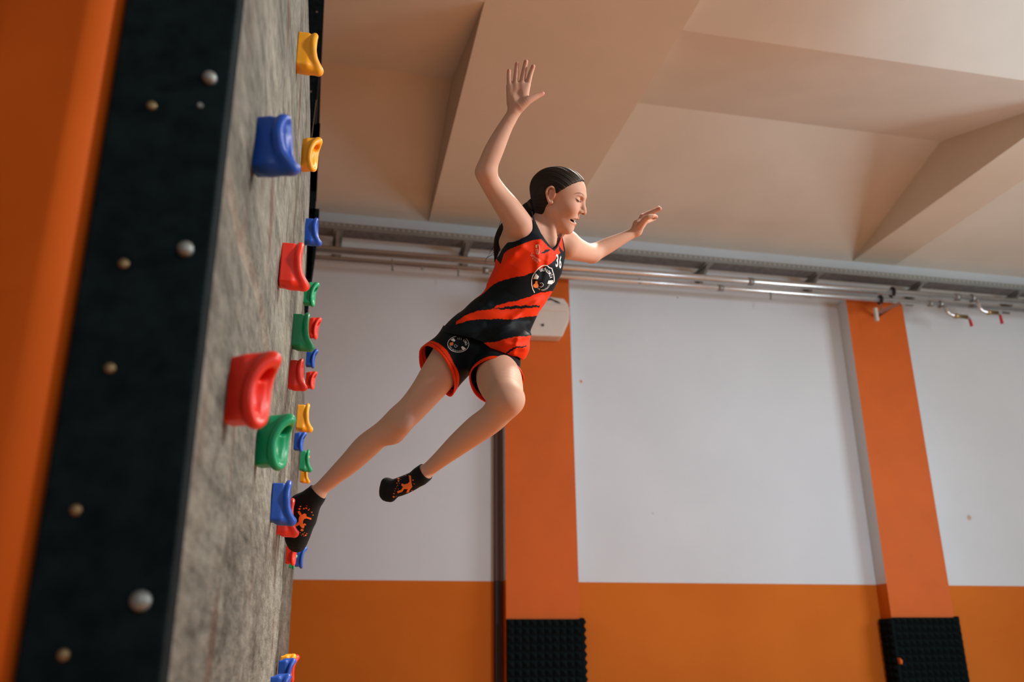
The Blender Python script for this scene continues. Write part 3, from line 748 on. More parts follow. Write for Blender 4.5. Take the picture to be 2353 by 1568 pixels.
# head frame
HO = dep(1287, 450, 3.10)
psi = math.radians(13)
Fi = np.array([.9744, -.2250]); Ui = np.array([.2250, .9744])            # image-plane directions (right, up)
vf = dep(1287, 450, 1)-CAM; vf = vf/np.linalg.norm(vf)
sx = RT-vf*(RT@vf); sx /= np.linalg.norm(sx); sy = np.cross(sx, vf)
hF = math.cos(psi)*(Fi[0]*sx+Fi[1]*sy)-math.sin(psi)*vf
hU = Ui[0]*sx+Ui[1]*sy; hU = hU-hF*(hU@hF); hU /= np.linalg.norm(hU)
hL = np.cross(hU, hF)
HM = np.array([hF, hL, hU])
def hl(x, y, z): return HO+hF*x+hL*y+hU*z
def hcone(a, b, r1, r2, k=.008, op='u'): return cone(hl(*a), hl(*b), r1, r2, k, op)
def hell(c, r, k=.012, op='u', tilt=0):
    M = HM
    if tilt:
        ct, st = math.cos(tilt), math.sin(tilt); M = np.array([hF*ct+hU*st, hL, hU*ct-hF*st])
    return ell(hl(*c), r, M, k, op)

prims = []
prims += [bod.prim()]
# neck
prims += [cone(dep(1247, 545, 3.12), dep(1257, 510, 3.12), .054, .044, .03), cone(dep(1257, 510, 3.12), dep(1266, 470, 3.11), .044, .046, .02)]
prims += [cone(dep(1242, 530, 3.12), dep(1205, 523, 3.06), .032, .034, .03), cone(dep(1265, 535, 3.14), dep(1300, 556, 3.21), .032, .036, .04)]
prims += [cone(hl(-.012, -.044, -.050), dep(1272, 560, 3.075), .011, .007, .022)]   # neck muscle
# right arm, raised
prims += chain([(1192, 514, 3.03, 31), (1170, 482, 3.01, 29.5), (1143, 445, 2.99, 25), (1125, 417, 2.965, 23.5), (1117, 396, 2.95, 24.5)], .02)
prims += chain([(1117, 396, 2.95, 24.5), (1124, 372, 2.945, 23), (1138, 339, 2.945, 22), (1156, 302, 2.945, 18), (1169, 279, 2.945, 15.5), (1180, 260, 2.945, 14.5), (1185, 247, 2.945, 15)], .012)
prims += chain([(1168, 556, 3.09, 22), (1186, 525, 3.055, 26)], .03)
# right hand, palm to the camera
Dh = 2.945
prims += chain([(1183, 250, Dh, 15), (1186, 232, Dh, 14.5)], .012)
prims += chain([(1174, 236, Dh, 10), (1172, 200, Dh, 9)], .010)+chain([(1186, 236, Dh, 10.5), (1185, 197, Dh, 9.5)], .010)+chain([(1198, 236, Dh, 10.5), (1199, 196, Dh, 9.5)], .010)+chain([(1204, 228, Dh, 10), (1210, 198, Dh, 8.5)], .010)
prims += chain([(1171, 199, Dh, 6.6), (1169.5, 178, Dh-.006, 5.2), (1169.5, 163, Dh-.012, 4.5)], .004)
prims += chain([(1184, 195, Dh, 6.8), (1186, 168, Dh-.006, 5.6), (1188, 147, Dh-.012, 4.8)], .004)
prims += chain([(1199, 194, Dh, 7), (1204, 164, Dh-.006, 5.9), (1208.5, 142, Dh-.014, 5.1)], .004)
prims += chain([(1212, 196, Dh, 6.8), (1219, 170, Dh-.006, 5.7), (1225, 153, Dh-.012, 5.0)], .004)
prims += chain([(1196, 243, Dh-.008, 13), (1211, 232, Dh-.014, 10), (1229, 223, Dh-.012, 7.2), (1246, 215.5, Dh-.006, 5.3)], .009)
prims += [ell(dep(1190, 216, Dh-.030), (.013, .013, .018), None, .012, 's')]
# left arm, reaching away
prims += chain([(1300, 562, 3.20, 34), (1322, 572, 3.27, 27), (1342, 579, 3.34, 23), (1360, 583, 3.40, 21.5)], .02)
prims += chain([(1360, 583, 3.40, 21.5), (1378, 574, 3.42, 20), (1400, 563, 3.43, 18), (1430, 548, 3.44, 14), (1452, 537, 3.45, 12), (1463, 531, 3.45, 11.5)], .012)
prims += chain([(1463, 531, 3.45, 12), (1466, 516, 3.45, 12)], .01)+chain([(1464, 522, 3.45, 9), (1477, 499, 3.45, 7)], .008)+chain([(1469, 526, 3.44, 8), (1484, 507, 3.44, 7)], .008)
prims += chain([(1477, 500, 3.45, 7), (1496, 490, 3.44, 6), (1516, 480, 3.43, 4.6)], .004)
prims += chain([(1476, 497, 3.46, 6), (1494, 488, 3.47, 5.2), (1513, 477.5, 3.48, 4.4)], .004)
prims += chain([(1481, 505, 3.46, 6), (1499, 497, 3.48, 5), (1508, 498.5, 3.49, 4)], .004)
prims += chain([(1483, 510, 3.47, 5.5), (1494, 507, 3.49, 4.6), (1504, 503, 3.50, 4)], .004)
prims += chain([(1471, 520, 3.43, 8), (1482, 505, 3.41, 6.5), (1490, 499, 3.40, 5.4), (1499, 496.5, 3.40, 4.6)], .006)
# right leg, foot on the wall
prims += chain([(1046, 806, 3.09, 46), (1008, 862, 3.07, 42), (976, 905, 3.05, 36), (946, 940, 3.03, 33), (917, 967, 3.02, 33), (900, 988, 3.02, 31)], .03)
prims += chain([(900, 988, 3.02, 31), (870, 1003, 3.03, 27.5), (840, 1028, 3.05, 29), (806, 1062, 3.07, 25.5), (770, 1094, 3.09, 20), (742, 1120, 3.10, 17), (728, 1134, 3.10, 16.5)], .02)
prims += [ell(dep(919, 974, 2.985), (.035, .035, .033), None, .03), ell(dep(926, 976, 2.965), (.024, .024, .024), None, .02)]
# left leg, knee driven towards the camera
prims += chain([(1150, 818, 3.13, 44), (1145, 850, 3.03, 48), (1147, 872, 2.96, 52), (1156, 897, 2.87, 46.5), (1163, 918, 2.79, 39)], .03)
prims += chain([(1163, 918, 2.79, 39), (1148, 943, 2.80, 34.5), (1125, 966, 2.815, 33), (1097, 986, 2.83, 32), (1053, 1021, 2.86, 26.5), (1012, 1056, 2.89, 19.5), (985, 1079, 2.91, 16.5), (972, 1090, 2.91, 16)], .02)
prims += [ell(dep(1170, 918, 2.765), (.038, .036, .036), None, .03)]
# feet (inside the socks)
footR = chain([(727, 1136, 3.10, 16), (706, 1160, 3.12, 19), (700, 1195, 3.14, 19), (690, 1228, 3.16, 18), (682, 1250, 3.18, 14)], .02)+chain([(728, 1140, 3.10, 15), (688, 1158, 3.115, 15)], .02)+chain([(688, 1158, 3.115, 15), (676, 1222, 3.17, 19)], .025)
footL = chain([(971, 1091, 2.91, 16), (948, 1106, 2.93, 18), (918, 1119, 2.95, 19), (897, 1124, 2.97, 17)], .02)+chain([(888, 1111, 2.97, 10.5), (885, 1136, 2.965, 11), (897, 1141, 2.96, 11)], .015)
prims += footR+footL

# head
prims += [hell((-.010, 0, .016), (.094, .074, .075), .02),
          hell((.026, 0, -.040), (.052, .058, .070), .03),
          hell((.032, 0, -.080), (.040, .038, .032), .025),
          hcone((.000, -.050, -.050), (.050, -.014, -.102), .017, .015, .018), hcone((.000, .050, -.050), (.050, .014, -.102), .017, .015, .018),
          hcone((.054, -.006, -.104), (.054, .006, -.104), .0155, .0155, .014),
          hell((.050, -.034, -.034), (.027, .022, .024), .02), hell((.050, .034, -.034), (.027, .022, .024), .02),
          hell((.052, 0, -.060), (.025, .034, .022), .016),
          hcone((.080, 0, .010), (.092, 0, -.026), .0062, .0070, .014), hcone((.093, 0, -.028), (.096, 0, -.037), .0078, .0088, .008),
          hcone((.084, -.010, -.037), (.088, -.009, -.038), .0068, .0066, .006), hcone((.084, .010, -.037), (.088, .009, -.038), .0068, .0066, .006),
          hell((.020, 0, .028), (.059, .054, .046), .02), hcone((.070, -.028, .016), (.079, -.008, .015), .006, .007, .014), hcone((.070, .028, .016), (.079, .008, .015), .006, .007, .014)]
for s_ in (-1, 1):
    prims += [hell((.080, .030*s_, .000), (.012, .013, .010), .010, 's'),
              hell((.0655, .030*s_, -.001), (.0128, .0135, .0118), .003),
              hcone((.071, .019*s_, .008), (.064, .040*s_, .006), .0045, .004, .004)]
# lips round the open mouth
prims += [hell((.060, 0, -.0705), (.032, .0375, .0092), .003, 's', tilt=-.05)]
up_ = [(.048, .038, -.0590), (.062, .030, -.0625), (.073, .015, -.0622), (.0790, .004, -.0620), (.0790, -.004, -.0620), (.073, -.015, -.0622), (.062, -.030, -.0625), (.048, -.038, -.0590)]
lo_ = [(.048, .038, -.0595), (.056, .031, -.0740), (.068, .016, -.0815), (.0745, 0, -.0835), (.068, -.016, -.0815), (.056, -.031, -.0740), (.048, -.038, -.0595)]
for L_, r_ in ((up_, .0034), (lo_, .0043)):
    for a, b in zip(L_, L_[1:]): prims.append(hcone(a, b, r_ if abs(a[1]) < .034 else r_*.62, r_ if abs(b[1]) < .034 else r_*.62, .003))
for s_ in (-1, 1): prims.append(hell((.091, .0080*s_, -.0440), (.0055, .0030, .0045), .002, 's'))
# ears
for s_ in (-1, 1):
    y0 = .072*s_
    rim = [(-.004, y0+.001*s_, -.010), (-.002, y0+.003*s_, .006), (-.007, y0+.006*s_, .018), (-.017, y0+.010*s_, .0225), (-.026, y0+.012*s_, .016), (-.0295, y0+.012*s_, .004), (-.026, y0+.009*s_, -.010), (-.019, y0+.005*s_, -.022), (-.012, y0+.002*s_, -.030), (-.006, y0, -.027)]
    rp = [tuple(p) for p in smooth_path(rim, 4)]
    for i_, (a, b) in enumerate(zip(rp, rp[1:])):
        ra = .0034 if i_ < 24 else .0034+.0018*min(1, (i_-24)/8); prims.append(hcone(a, b, ra, ra, .0012))
    prims.append(hell((-.015, y0+.001*s_, -.003), (.0135, .0055, .024), .004))
    prims.append(hell((-.012, y0+.009*s_, -.004), (.007, .006, .011), .004, 's'))
    prims.append(hcone((-.021, y0+.006*s_, .010), (-.019, y0+.006*s_, -.012), .0026, .0026, .003))

bv, bq = build_prims(prims, .002, 24)
pr_ = proj(bv)
free = (np.linalg.norm(bv-HO, axis=1) > .155)
for (x, y, D_, rad_) in ((1195, 200, 2.945, .125), (1488, 503, 3.45, .085)): free &= np.linalg.norm(bv-dep(x, y, D_), axis=1) > rad_
eds = np.concatenate([bq[:, [0, 1]], bq[:, [1, 2]], bq[:, [2, 3]], bq[:, [3, 0]]])
cntv = np.bincount(eds[:, 0], minlength=len(bv))+np.bincount(eds[:, 1], minlength=len(bv))
for it_ in range(26):
    acc = np.stack([np.bincount(eds[:, 0], bv[eds[:, 1], k_], len(bv))+np.bincount(eds[:, 1], bv[eds[:, 0], k_], len(bv)) for k_ in range(3)], 1)/cntv[:, None]
    bv = bv+(acc-bv)*.5*free[:, None]
skin = np.tile(np.array([.575, .325, .228]), (len(bv), 1))
hd = (bv-HO)@HM.T
def blend(mask, colr, amt): skin[mask] = skin[mask]*(1-amt)+np.array(colr)*amt
def soft(center, rad, colr, amt):
    d = np.linalg.norm(hd-np.array(center), axis=1); w_ = np.clip(1-d/rad, 0, 1)[:, None]*amt
    skin[:] = skin*(1-w_)+np.array(colr)*w_
for s_ in (-1, 1):
    soft((.060, .045*s_, -.035), .032, (.62, .20, .13), .35)
    soft((-.010, .078*s_, -.002), .030, (.60, .20, .13), .45)
soft((.100, 0, -.036), .016, (.62, .19, .12), .4)
# fingertips and palm a little redder
for (x, y, rr) in ((1169, 160, 9), (1188, 145, 9), (1208, 140, 9), (1225, 151, 9), (1246, 215, 13), (1516, 479, 12), (1506, 500, 8)):
    d = np.hypot(pr_[:, 0]-x, pr_[:, 1]-y); w_ = np.clip(1-d/rr, 0, 1)[:, None]*.55; skin = skin*(1-w_)+np.array([.52, .13, .09])*w_
# mouth: inside dark, lips red
inm = (((hd-np.array([.060, 0, -.0705]))/np.array([.0318, .0370, .0089]))**2).sum(1) < 1
skin[inm] = (.10, .012, .010)
for s_ in (-1, 1): skin[(((hd-np.array([.091, .008*s_, -.0440]))/np.array([.0068, .0042, .0056]))**2).sum(1) < 1] = (.16, .025, .018)
for L_ in (up_, lo_):
    dd = np.min([np.linalg.norm(hd-np.array(a)-np.clip(((hd-np.array(a))@(np.array(b)-np.array(a)))/((np.array(b)-np.array(a))@(np.array(b)-np.array(a))), 0, 1)[:, None]*(np.array(b)-np.array(a)), axis=1) for a, b in zip(L_, L_[1:])], 0)
    mk = np.clip((.0064-dd)/.0018, 0, 1)*(~inm); skin = skin*(1-mk[:, None]*.85)+np.array([.50, .13, .10])*mk[:, None]*.85
m_skin = attr_mat('skin', .58, bump=.05, bscale=900, spec=.25, sss=.12)
me = mesh_from('body', bv, bq); set_paint(me, skin); me.materials.append(m_skin)
gp(link('body', me))
bodybvh = BVHTree.FromPolygons([Vector(v) for v in bv], [tuple(int(i) for i in q) for q in bq])

# ---- projected marks printed on a surface
def hit(bvh, x, y, off):
    d = Vector(ray(x, y)).normalized(); r_ = bvh.ray_cast(Vector(CAM), d)
    if r_[0] is None: return None
    return r_[0]-d*off, r_[0]
def decal(name, polys, bvh, m, off=.0012, step=3.0, mirror=False, parent=None, split=False):
    if split and len(polys) > 1:
        return [decal(name, [p_], bvh, m, off, step, mirror, parent) for p_ in polys]
    V, F = [], []
    for poly in polys:
        pts = []; n = len(poly)
        for i in range(n):
            a = np.array(poly[i]); b = np.array(poly[(i+1) % n]); k = max(1, int(np.linalg.norm(b-a)/step))
            for t_ in range(k): pts.append(a+(b-a)*t_/k)
        nb = len(pts); A = np.array(pts); lo = A.min(0); hi = A.max(0)
        gx, gy = np.meshgrid(np.arange(lo[0]+step/2, hi[0], step), np.arange(lo[1]+step/2, hi[1], step))
        g = np.stack([gx.ravel(), gy.ravel()], 1)
        if len(g): g = g[inpoly(g, pts)]
        allp = [Vector(p) for p in pts]+[Vector(p) for p in g]
        vo, _, fo, _, _, _ = delaunay_2d_cdt(allp, [], [list(range(nb))], 1, 1e-4)
        base = len(V); ok = []
        for v in vo:
            h_ = hit(bvh, v[0], v[1], off); V.append(h_[0] if h_ else Vector((0, 0, 0))); ok.append(h_ is not None)
        for f in fo:
            if all(ok[i] for i in f):
                q = [V[base+i] for i in f]
                if max((q[i]-q[i-1]).length for i in range(len(q))) < .05: F.append([base+i for i in f])
    if mirror:
        n = len(V); Hm = np.array([list(v) for v in V]); l = (Hm-HO)@HM.T; l[:, 1] *= -1; Mv = HO+l@HM
        ownparent(quads(name, Mv, [list(reversed(f)) for f in F], m, smooth=True), parent or girl)
    o = quads(name, V, F, m, smooth=True)
    return ownparent(o, parent or girl)
def smooth2(pts, n=5):
    return [tuple(p)[:2] for p in smooth_path([(x, y, 0) for x, y in pts], n)]
def ribbon(pts, ws):
    P_ = np.array(smooth2(pts)); t_ = np.gradient(P_, axis=0); t_ /= np.linalg.norm(t_, axis=1)[:, None]; n_ = np.stack([-t_[:, 1], t_[:, 0]], 1)
    w_ = np.interp(np.linspace(0, 1, len(P_)), np.linspace(0, 1, len(ws)), ws)[:, None]/2
    return [[tuple(p) for p in P_+n_*w_]+[tuple(p) for p in (P_-n_*w_)[::-1]]]
def stroke(pts, w, closed=False):
    """polyline in px to quads polygons"""
    out = []; P_ = [np.array(p, float) for p in pts]
    if closed: P_ = P_+[P_[0]]
    for i, (a, b) in enumerate(zip(P_, P_[1:])):
        ww = w if not isinstance(w, (list, tuple)) else w[min(i, len(w)-1)]
        d = (b-a)/max(1e-6, np.linalg.norm(b-a)); n = np.array([-d[1], d[0]])*ww/2; e = d*ww*.25
        out.append([tuple(a-e+n), tuple(b+e+n), tuple(b+e-n), tuple(a-e-n)])
    return out

z2 = lambda pts: zp(pts, 7.84, 1180, 370)
m_lash = mat('lash_brown', (.035, .015, .01), .6); m_brow = mat('brow_brown', (.27, .12, .07), .7); m_lid = mat('lid_red', (.46, .21, .14), .6)
m_teeth = mat('teeth', (.80, .76, .68), .25); m_dk = mat('nostril_dark', (.14, .02, .012), .8)
decal('eyebrow', ribbon(z2([(1095, 598), (1140, 580), (1190, 578), (1240, 596), (1272, 634)]), [.6, 2.0, 2.3, 2.0, .8]), bodybvh, m_brow, .0009, 1.5, True)
decal('eyelashes', ribbon(z2([(1122, 672), (1143, 700), (1168, 722), (1195, 735), (1222, 742)]), [.6, 1.9, 2.8, 2.2, .7]), bodybvh, m_lash, .0013, 1.2, True)
decal('lid_crease', ribbon(z2([(1120, 642), (1160, 628), (1210, 640), (1245, 672), (1250, 705)]), [.3, .8, .9, .7, .3]), bodybvh, m_lid, .0006, 1.5, True)
# upper teeth: a curved row inside the mouth
V, F = [], []
for i in range(13):
    y = -.031+.062*i/12; x = .0745-22*y*y
    V += [hl(x, y, -.0625), hl(x-.0015, y, -.0725+abs(y)*.17)]
    if i: F.append((2*i-2, 2*i, 2*i+1, 2*i-1))
gp(quads('teeth', V, F, m_teeth))

# ---- hair
def hair_fn(P, loc):
    l = (P-HO)@HM.T; x, y, z = l[:, 0], l[:, 1], l[:, 2]
    q = l-np.array([-.0035, 0, .0165]); r_ = np.array([.0965, .0785, .0800]); k0 = np.linalg.norm(q/r_, axis=1)+1e-9; k1 = np.linalg.norm(q/(r_*r_), axis=1)+1e-9
    d = k0*(k0-1)/k1
    q = l-np.array([-.013, 0, .015]); r_ = np.array([.0985, .0785, .0795]); k0 = np.linalg.norm(q/r_, axis=1)+1e-9; k1 = np.linalg.norm(q/(r_*r_), axis=1)+1e-9
    d2 = k0*(k0-1)/k1; h = np.maximum(.02-np.abs(d-d2), 0)/.02; d = np.minimum(d, d2)-h*h*.02*.1
    # nape bulge
    n2 = np.linalg.norm((l-np.array([-.046, 0, -.040]))/np.array([.042, .052, .046]), axis=1)-1; n2 *= .04
    k = .025; h = np.maximum(k-np.abs(d-n2), 0)/k; d = np.minimum(d, n2)-h*h*k*.25
    n3 = (np.linalg.norm((l-np.array([-.030, 0, -.082]))/np.array([.030, .044, .045]), axis=1)-1)*.036
    h = np.maximum(k-np.abs(d-n3), 0)/k; d = np.minimum(d, n3)-h*h*k*.25
    # strands run from the brow back to the tie
    tie = np.array([-.098, 0, -.028]); v = l-tie; rr = np.linalg.norm(v, axis=1)
    ang = np.arctan2(y, z+.03)+.15*np.sin(rr*40)
    d += .0005*np.sin(ang*75+6*np.sin(rr*25))+.0006*np.sin(ang*31+2)
    # hairline
    xs = [-.12, -.045, -.028, -.010, .005, .022, .044, .066, .085, .12]
    zs = [-.13, -.118, -.060, -.002, .006, .024, .046, .064, .072, .074]
    line = np.interp(x, xs, zs)-.000*np.abs(y)
    ear = (np.sqrt(((x+.016)/.0165)**2+((z+.002)/.029)**2)-1)*.018
    cut = line-z+.0005*np.sin(ang*64)+.0006*np.sin(ang*23+1)
    k = .008; e = cut*.8; h = np.maximum(k-np.abs(d-e), 0)/k
    d = np.maximum(d, e)+h*h*k*.25
    return np.where(np.abs(y) > .05, np.maximum(d, -ear), d)
hlo = HO-.15; hhi = HO+.15
hv2, hq2 = surface_nets(hair_fn, hlo, hhi, .0017, 24)
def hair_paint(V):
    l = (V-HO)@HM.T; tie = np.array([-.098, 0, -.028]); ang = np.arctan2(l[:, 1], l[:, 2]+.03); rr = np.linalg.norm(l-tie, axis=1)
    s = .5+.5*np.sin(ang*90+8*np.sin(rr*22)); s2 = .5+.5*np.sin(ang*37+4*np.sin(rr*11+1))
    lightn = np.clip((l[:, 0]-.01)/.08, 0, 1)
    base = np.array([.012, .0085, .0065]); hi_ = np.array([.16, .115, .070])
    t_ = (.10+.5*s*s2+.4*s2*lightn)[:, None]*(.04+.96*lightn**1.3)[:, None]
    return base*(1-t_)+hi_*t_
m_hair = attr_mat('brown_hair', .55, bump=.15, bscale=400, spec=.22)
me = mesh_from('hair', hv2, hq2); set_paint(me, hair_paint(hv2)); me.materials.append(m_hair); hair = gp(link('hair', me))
tail = chain([(1229, 468, 3.12, 12), (1214, 480, 3.14, 15), (1190, 500, 3.18, 14), (1162, 522, 3.21, 13), (1149, 545, 3.22, 12), (1143, 568, 3.21, 9), (1139, 590, 3.20, 4), (1137, 602, 3.20, 1.5)], .012)
tail += chain([(1222, 476, 3.12, 10), (1222, 488, 3.13, 9), (1216, 505, 3.16, 9)], .01)
tv, tq = build_prims(tail, .002, 16)
me = mesh_from('ponytail', tv, tq); me.materials.append(mat('dark_brown_hair', (.016, .010, .008), .6, noise=.5, nscale=120, bump=.3, bscale=300, spec=.15)); gp(link('ponytail', me))
def wisp(pts, D=3.19, r=.0008):
    bm = bmesh.new(); P_ = smooth_path([dep(x, y, D) for x, y in pts]); add_tube(bm, P_, [r*(1-.6*i/len(P_)) for i in range(len(P_))], 6); return bm
ws = [[(1158, 500), (1150, 510), (1146, 525), (1144, 540)], [(1140, 555), (1130, 575), (1119, 593), (1115, 606)], [(1142, 570), (1130, 585), (1118, 593), (1112, 603)], [(1146, 530), (1138, 560), (1124, 580)], [(1138, 585), (1128, 588), (1120, 592)],
      ]
bm = bmesh.new()
for w_ in ws:
    b2 = wisp(w_); tmp = bpy.data.meshes.new('t'); b2.to_mesh(tmp); b2.free(); bm.from_mesh(tmp); bpy.data.meshes.remove(tmp)
gp(bmobj('loose_strands', bm, mat('dark_brown_hair', (.02, .01, .01)), smooth=True))
tie_c = dep(1224, 471, 3.12)
bm = bmesh.new(); ax_ = Vector(dep(1214, 480, 3.14)-dep(1229, 468, 3.12)).normalized()
bmesh.ops.create_cone(bm, cap_ends=True, segments=20, radius1=.0215, radius2=.0215, depth=.010, matrix=Matrix.Translation(tie_c)@ax_.to_track_quat('Z', 'Y').to_matrix().to_4x4())
gp(bmobj('hair_tie', bm, m_dark, smooth=True))

# ---- jersey
def depth_of(P): return (P-CAM)@FW
z3 = lambda pts: zp(pts, 3.409, 930, 480)
z9 = lambda pts: zp(pts, 7.128, 1080, 420)
# opening outlines on the near side
arm_cut = z9([(560, 560), (610, 700), (545, 830), (480, 968), (560, 982), (700, 975), (820, 935), (900, 865), (985, 790), (1022, 700), (1026, 600), (1010, 500), (900, 330), (700, 200), (400, 200), (300, 500)])
neck_cut = [(1224, 492), (1231, 510), (1243, 536), (1258, 558), (1271, 573), (1278, 567), (1284, 556), (1289, 540), (1294, 520), (1300, 470), (1225, 470)]
hem = z3([(250, 960), (330, 975), (420, 990), (520, 1010), (610, 1045), (700, 1112), (780, 1150), (880, 1158), (925, 1185), (1010, 1120), (1100, 1100), (1100, 1700), (100, 1700)])
folds = [ # px segments: x1,y1,x2,y2,width,height(m)
 (1240, 560, 1235, 640, 9, .004), (1262, 590, 1248, 660, 8, .004), (1140, 600, 1180, 585, 10, .003), (1200, 565, 1120, 650, 10, .0045),
 (1232, 700, 1130, 770, 11, .005), (1245, 690, 1180, 730, 9, .004), (1225, 770, 1150, 780, 9, .004), (1190, 735, 1060, 765, 12, .004), (1120, 700, 1060, 730, 9, .003), (1215, 735, 1120, 745, 7, -.003),
 (1205, 800, 1160, 790, 7, .004), (1180, 812, 1190, 780, 6, .004), (1170, 640, 1110, 690, 9, -.003)]
def jersey_fn(P, loc):
    d = jer.f(P, 0)
    pj = proj(P); nearS = pj[:, 2] < 3.14
    # drape of the straps over the shoulders
    for a, b, r1, r2 in ((dep(1240, 520, 3.10), dep(1212, 512, 3.06), .046, .043), (dep(1270, 540, 3.14), dep(1302, 560, 3.20), .040, .042), (dep(1238, 540, 3.12), dep(1262, 552, 3.12), .052, .050), (dep(1125, 745, 3.11), dep(1166, 790, 3.05), .095, .076)):
        e = roundcone(P, a, b, r1, r2); k = .02; h = np.maximum(k-np.abs(d-e), 0)/k; d = np.minimum(d, e)-h*h*k*.25
    xy = pj[:, :2]
    dis = np.zeros(len(P))
    for x1, y1, x2, y2, w_, hh in folds:
        dd, t_ = segd(xy, (x1, y1), (x2, y2)); dis += 1.9*hh*np.exp(-(dd/w_)**2)
    a, b, c = jer.coords(P)
    dis += .0022*np.sin(a*60+b*25)*np.clip(1-a/.3, 0, 1)
    d = d-np.where(nearS, dis, .3*dis)
    shell = np.maximum(d, -(d+.0050))
    cut = np.full(len(P), -1.0)
    # arm and neck openings
    rs = roundcone(P, Rsh, Rsh+(Rsh-Lsh)*.5, .052, .075); ls = roundcone(P, Lsh+(Lsh-Rsh)*.12, Lsh+(Lsh-Rsh)*.8, .048, .07)
    nk = roundcone(P, dep(1250, 520, 3.12), dep(1258, 480, 3.12), .050, .062)
    inarm = inpoly(xy, arm_cut) & (pj[:, 2] < 3.155); inneck = inpoly(xy, neck_cut) & (pj[:, 2] < 3.16)
    hemn = inpoly(xy, hem)
    farmask = pj[:, 2] > 3.13
    c1 = np.where(farmask, np.maximum(-rs, -9)*-1, 1)
    farcut = inpoly(xy, [(1287, 500), (1288, 532), (1294, 552), (1298.5, 575), (1301, 600), (1345, 600), (1345, 500)])
    rem = farcut | inarm | inneck | hemn | (ls < 0) | ((nk < 0)) | ((rs < 0) & (pj[:, 2] > 3.06) & (xy[:, 0] < 1226) & (xy[:, 1] < 545))
    shell = np.where(rem, np.maximum(shell, .0012), shell)
    return shell
lo = np.min(jer.C, 0)-.20; hi = np.max(jer.C, 0)+.20
jv, jq = surface_nets(jersey_fn, lo, hi, .00165, 24, cull=1.8)
# drop slivers not connected to the garment
def largest(V, Q):
    parent = np.arange(len(V))
    lab = np.arange(len(V))
    for _ in range(4000):
        mn = lab[Q].min(1); new = lab.copy()
        for c_ in range(4): np.minimum.at(new, Q[:, c_], mn)
        new = new[new]
        if (new == lab).all(): break
        lab = new
    u, cnt = np.unique(lab, return_counts=True); keep = lab == u[cnt.argmax()]
    kq = Q[keep[Q].all(1)]; idx = np.cumsum(keep)-1
    return V[keep], idx[kq]
jv, jq = largest(jv, jq)
RED = np.array([.78, .036, .003]); BLK = np.array([.004, .0075, .010])
def ragged(xy, amp=.9, f=.07, ax=0):
    """displace sample points so that printed edges look brushed along the stripes"""
    s = xy[:, 0]*.96+xy[:, 1]*-.27; t_ = xy[:, 0]*.27+xy[:, 1]*.96
    o_ = amp*(np.sin(s*f)+.6*np.sin(s*f*2.7+1)+.5*np.sin(s*f*6.1+t_*.9))
    return xy+np.stack([np.zeros(len(xy)), o_], 1)
pj = proj(jv); xy = pj[:, :2]; rx = ragged(xy)
col = np.tile(RED, (len(jv), 1))
bands = [z3([(560, 700), (640, 640), (700, 590), (830, 540), (950, 520), (1015, 500), (1060, 470), (1110, 448), (1180, 395), (1212, 350), (1260, 325), (1330, 330), (1300, 560), (1190, 640), (1080, 655), (1000, 680), (900, 712), (720, 760), (700, 782), (560, 800), (470, 842), (380, 900), (300, 960), (300, 700)]),
         z3([(250, 985), (330, 925), (450, 893), (560, 866), (700, 862), (850, 872), (905, 850), (1080, 832), (1180, 800), (1150, 960), (1000, 990), (850, 1008), (700, 1042), (620, 1050), (500, 1100), (200, 1100)])]
streaks = [z3([(690, 784), (850, 760), (1062, 756), (1055, 772), (900, 782), (760, 790)]), z3([(1100, 640), (1165, 628), (1160, 645), (1000, 665), (960, 690)]),
           z3([(1060, 352), (1100, 322), (1145, 318), (1120, 342)]), z3([(1110, 455), (1170, 425), (1215, 370), (1205, 400), (1160, 440), (1120, 470)]),
           z3([(785, 1136), (850, 1085), (950, 1072), (955, 1082), (862, 1096), (800, 1142)]), z3([(1205, 280), (1240, 330), (1225, 350), (1210, 330)]), z3([(690, 1108), (740, 1120), (800, 1132), (790, 1140), (730, 1130)])]
for b_ in bands: col[inpoly(rx, b_)] = BLK
for b_ in streaks: col[inpoly(ragged(xy, .8, .3), b_)] = BLK
red_in = z3([(1185, 375), (1215, 300), (1232, 215), (1240, 240), (1243, 330), (1215, 350)])
yoke = [z3([(985, 20), (1040, 90), (1075, 170), (1110, 240), (1150, 280), (1175, 292), (1198, 250), (1212, 190), (1232, 178), (1222, 240), (1200, 300), (1172, 332), (1120, 292), (1068, 237), (1000, 247), (900, 284), (810, 322), (776, 352), (752, 435), (700, 372), (660, 330), (690, 200), (760, 60), (850, 0), (950, 0)]),
        z3([(1222, 175), (1236, 185), (1252, 260), (1266, 380), (1262, 470), (1250, 470), (1250, 380), (1240, 290), (1230, 220)])]
for b_ in yoke: col[inpoly(xy, b_)] = BLK
# hem line and dark far side of the neck
col[(xy[:, 0] < 1048) & (xy[:, 1] > 738)] = BLK
col[(xy[:, 1] < 502) & (xy[:, 0] < 1240)] = BLK
far = pj[:, 2] > 3.16
a, b, c = jer.coords(jv)
fb = ((a+b*.35)*9 % 1 < .45) & far; col[far] = RED; col[fb] = BLK
col[far & (a > .37)] = BLK
m_cloth = attr_mat('sports_mesh_fabric', .55, bump=.12, bscale=700, spec=.12)
me = mesh_from('jersey', jv, jq); set_paint(me, col); me.materials.append(m_cloth); jersey = gp(link('jersey', me)); jersey['label'] = 'red-orange basketball jersey with black brushstroke bands'
jbvh = BVHTree.FromPolygons([Vector(v) for v in jv], [tuple(int(i) for i in q) for q in jq])

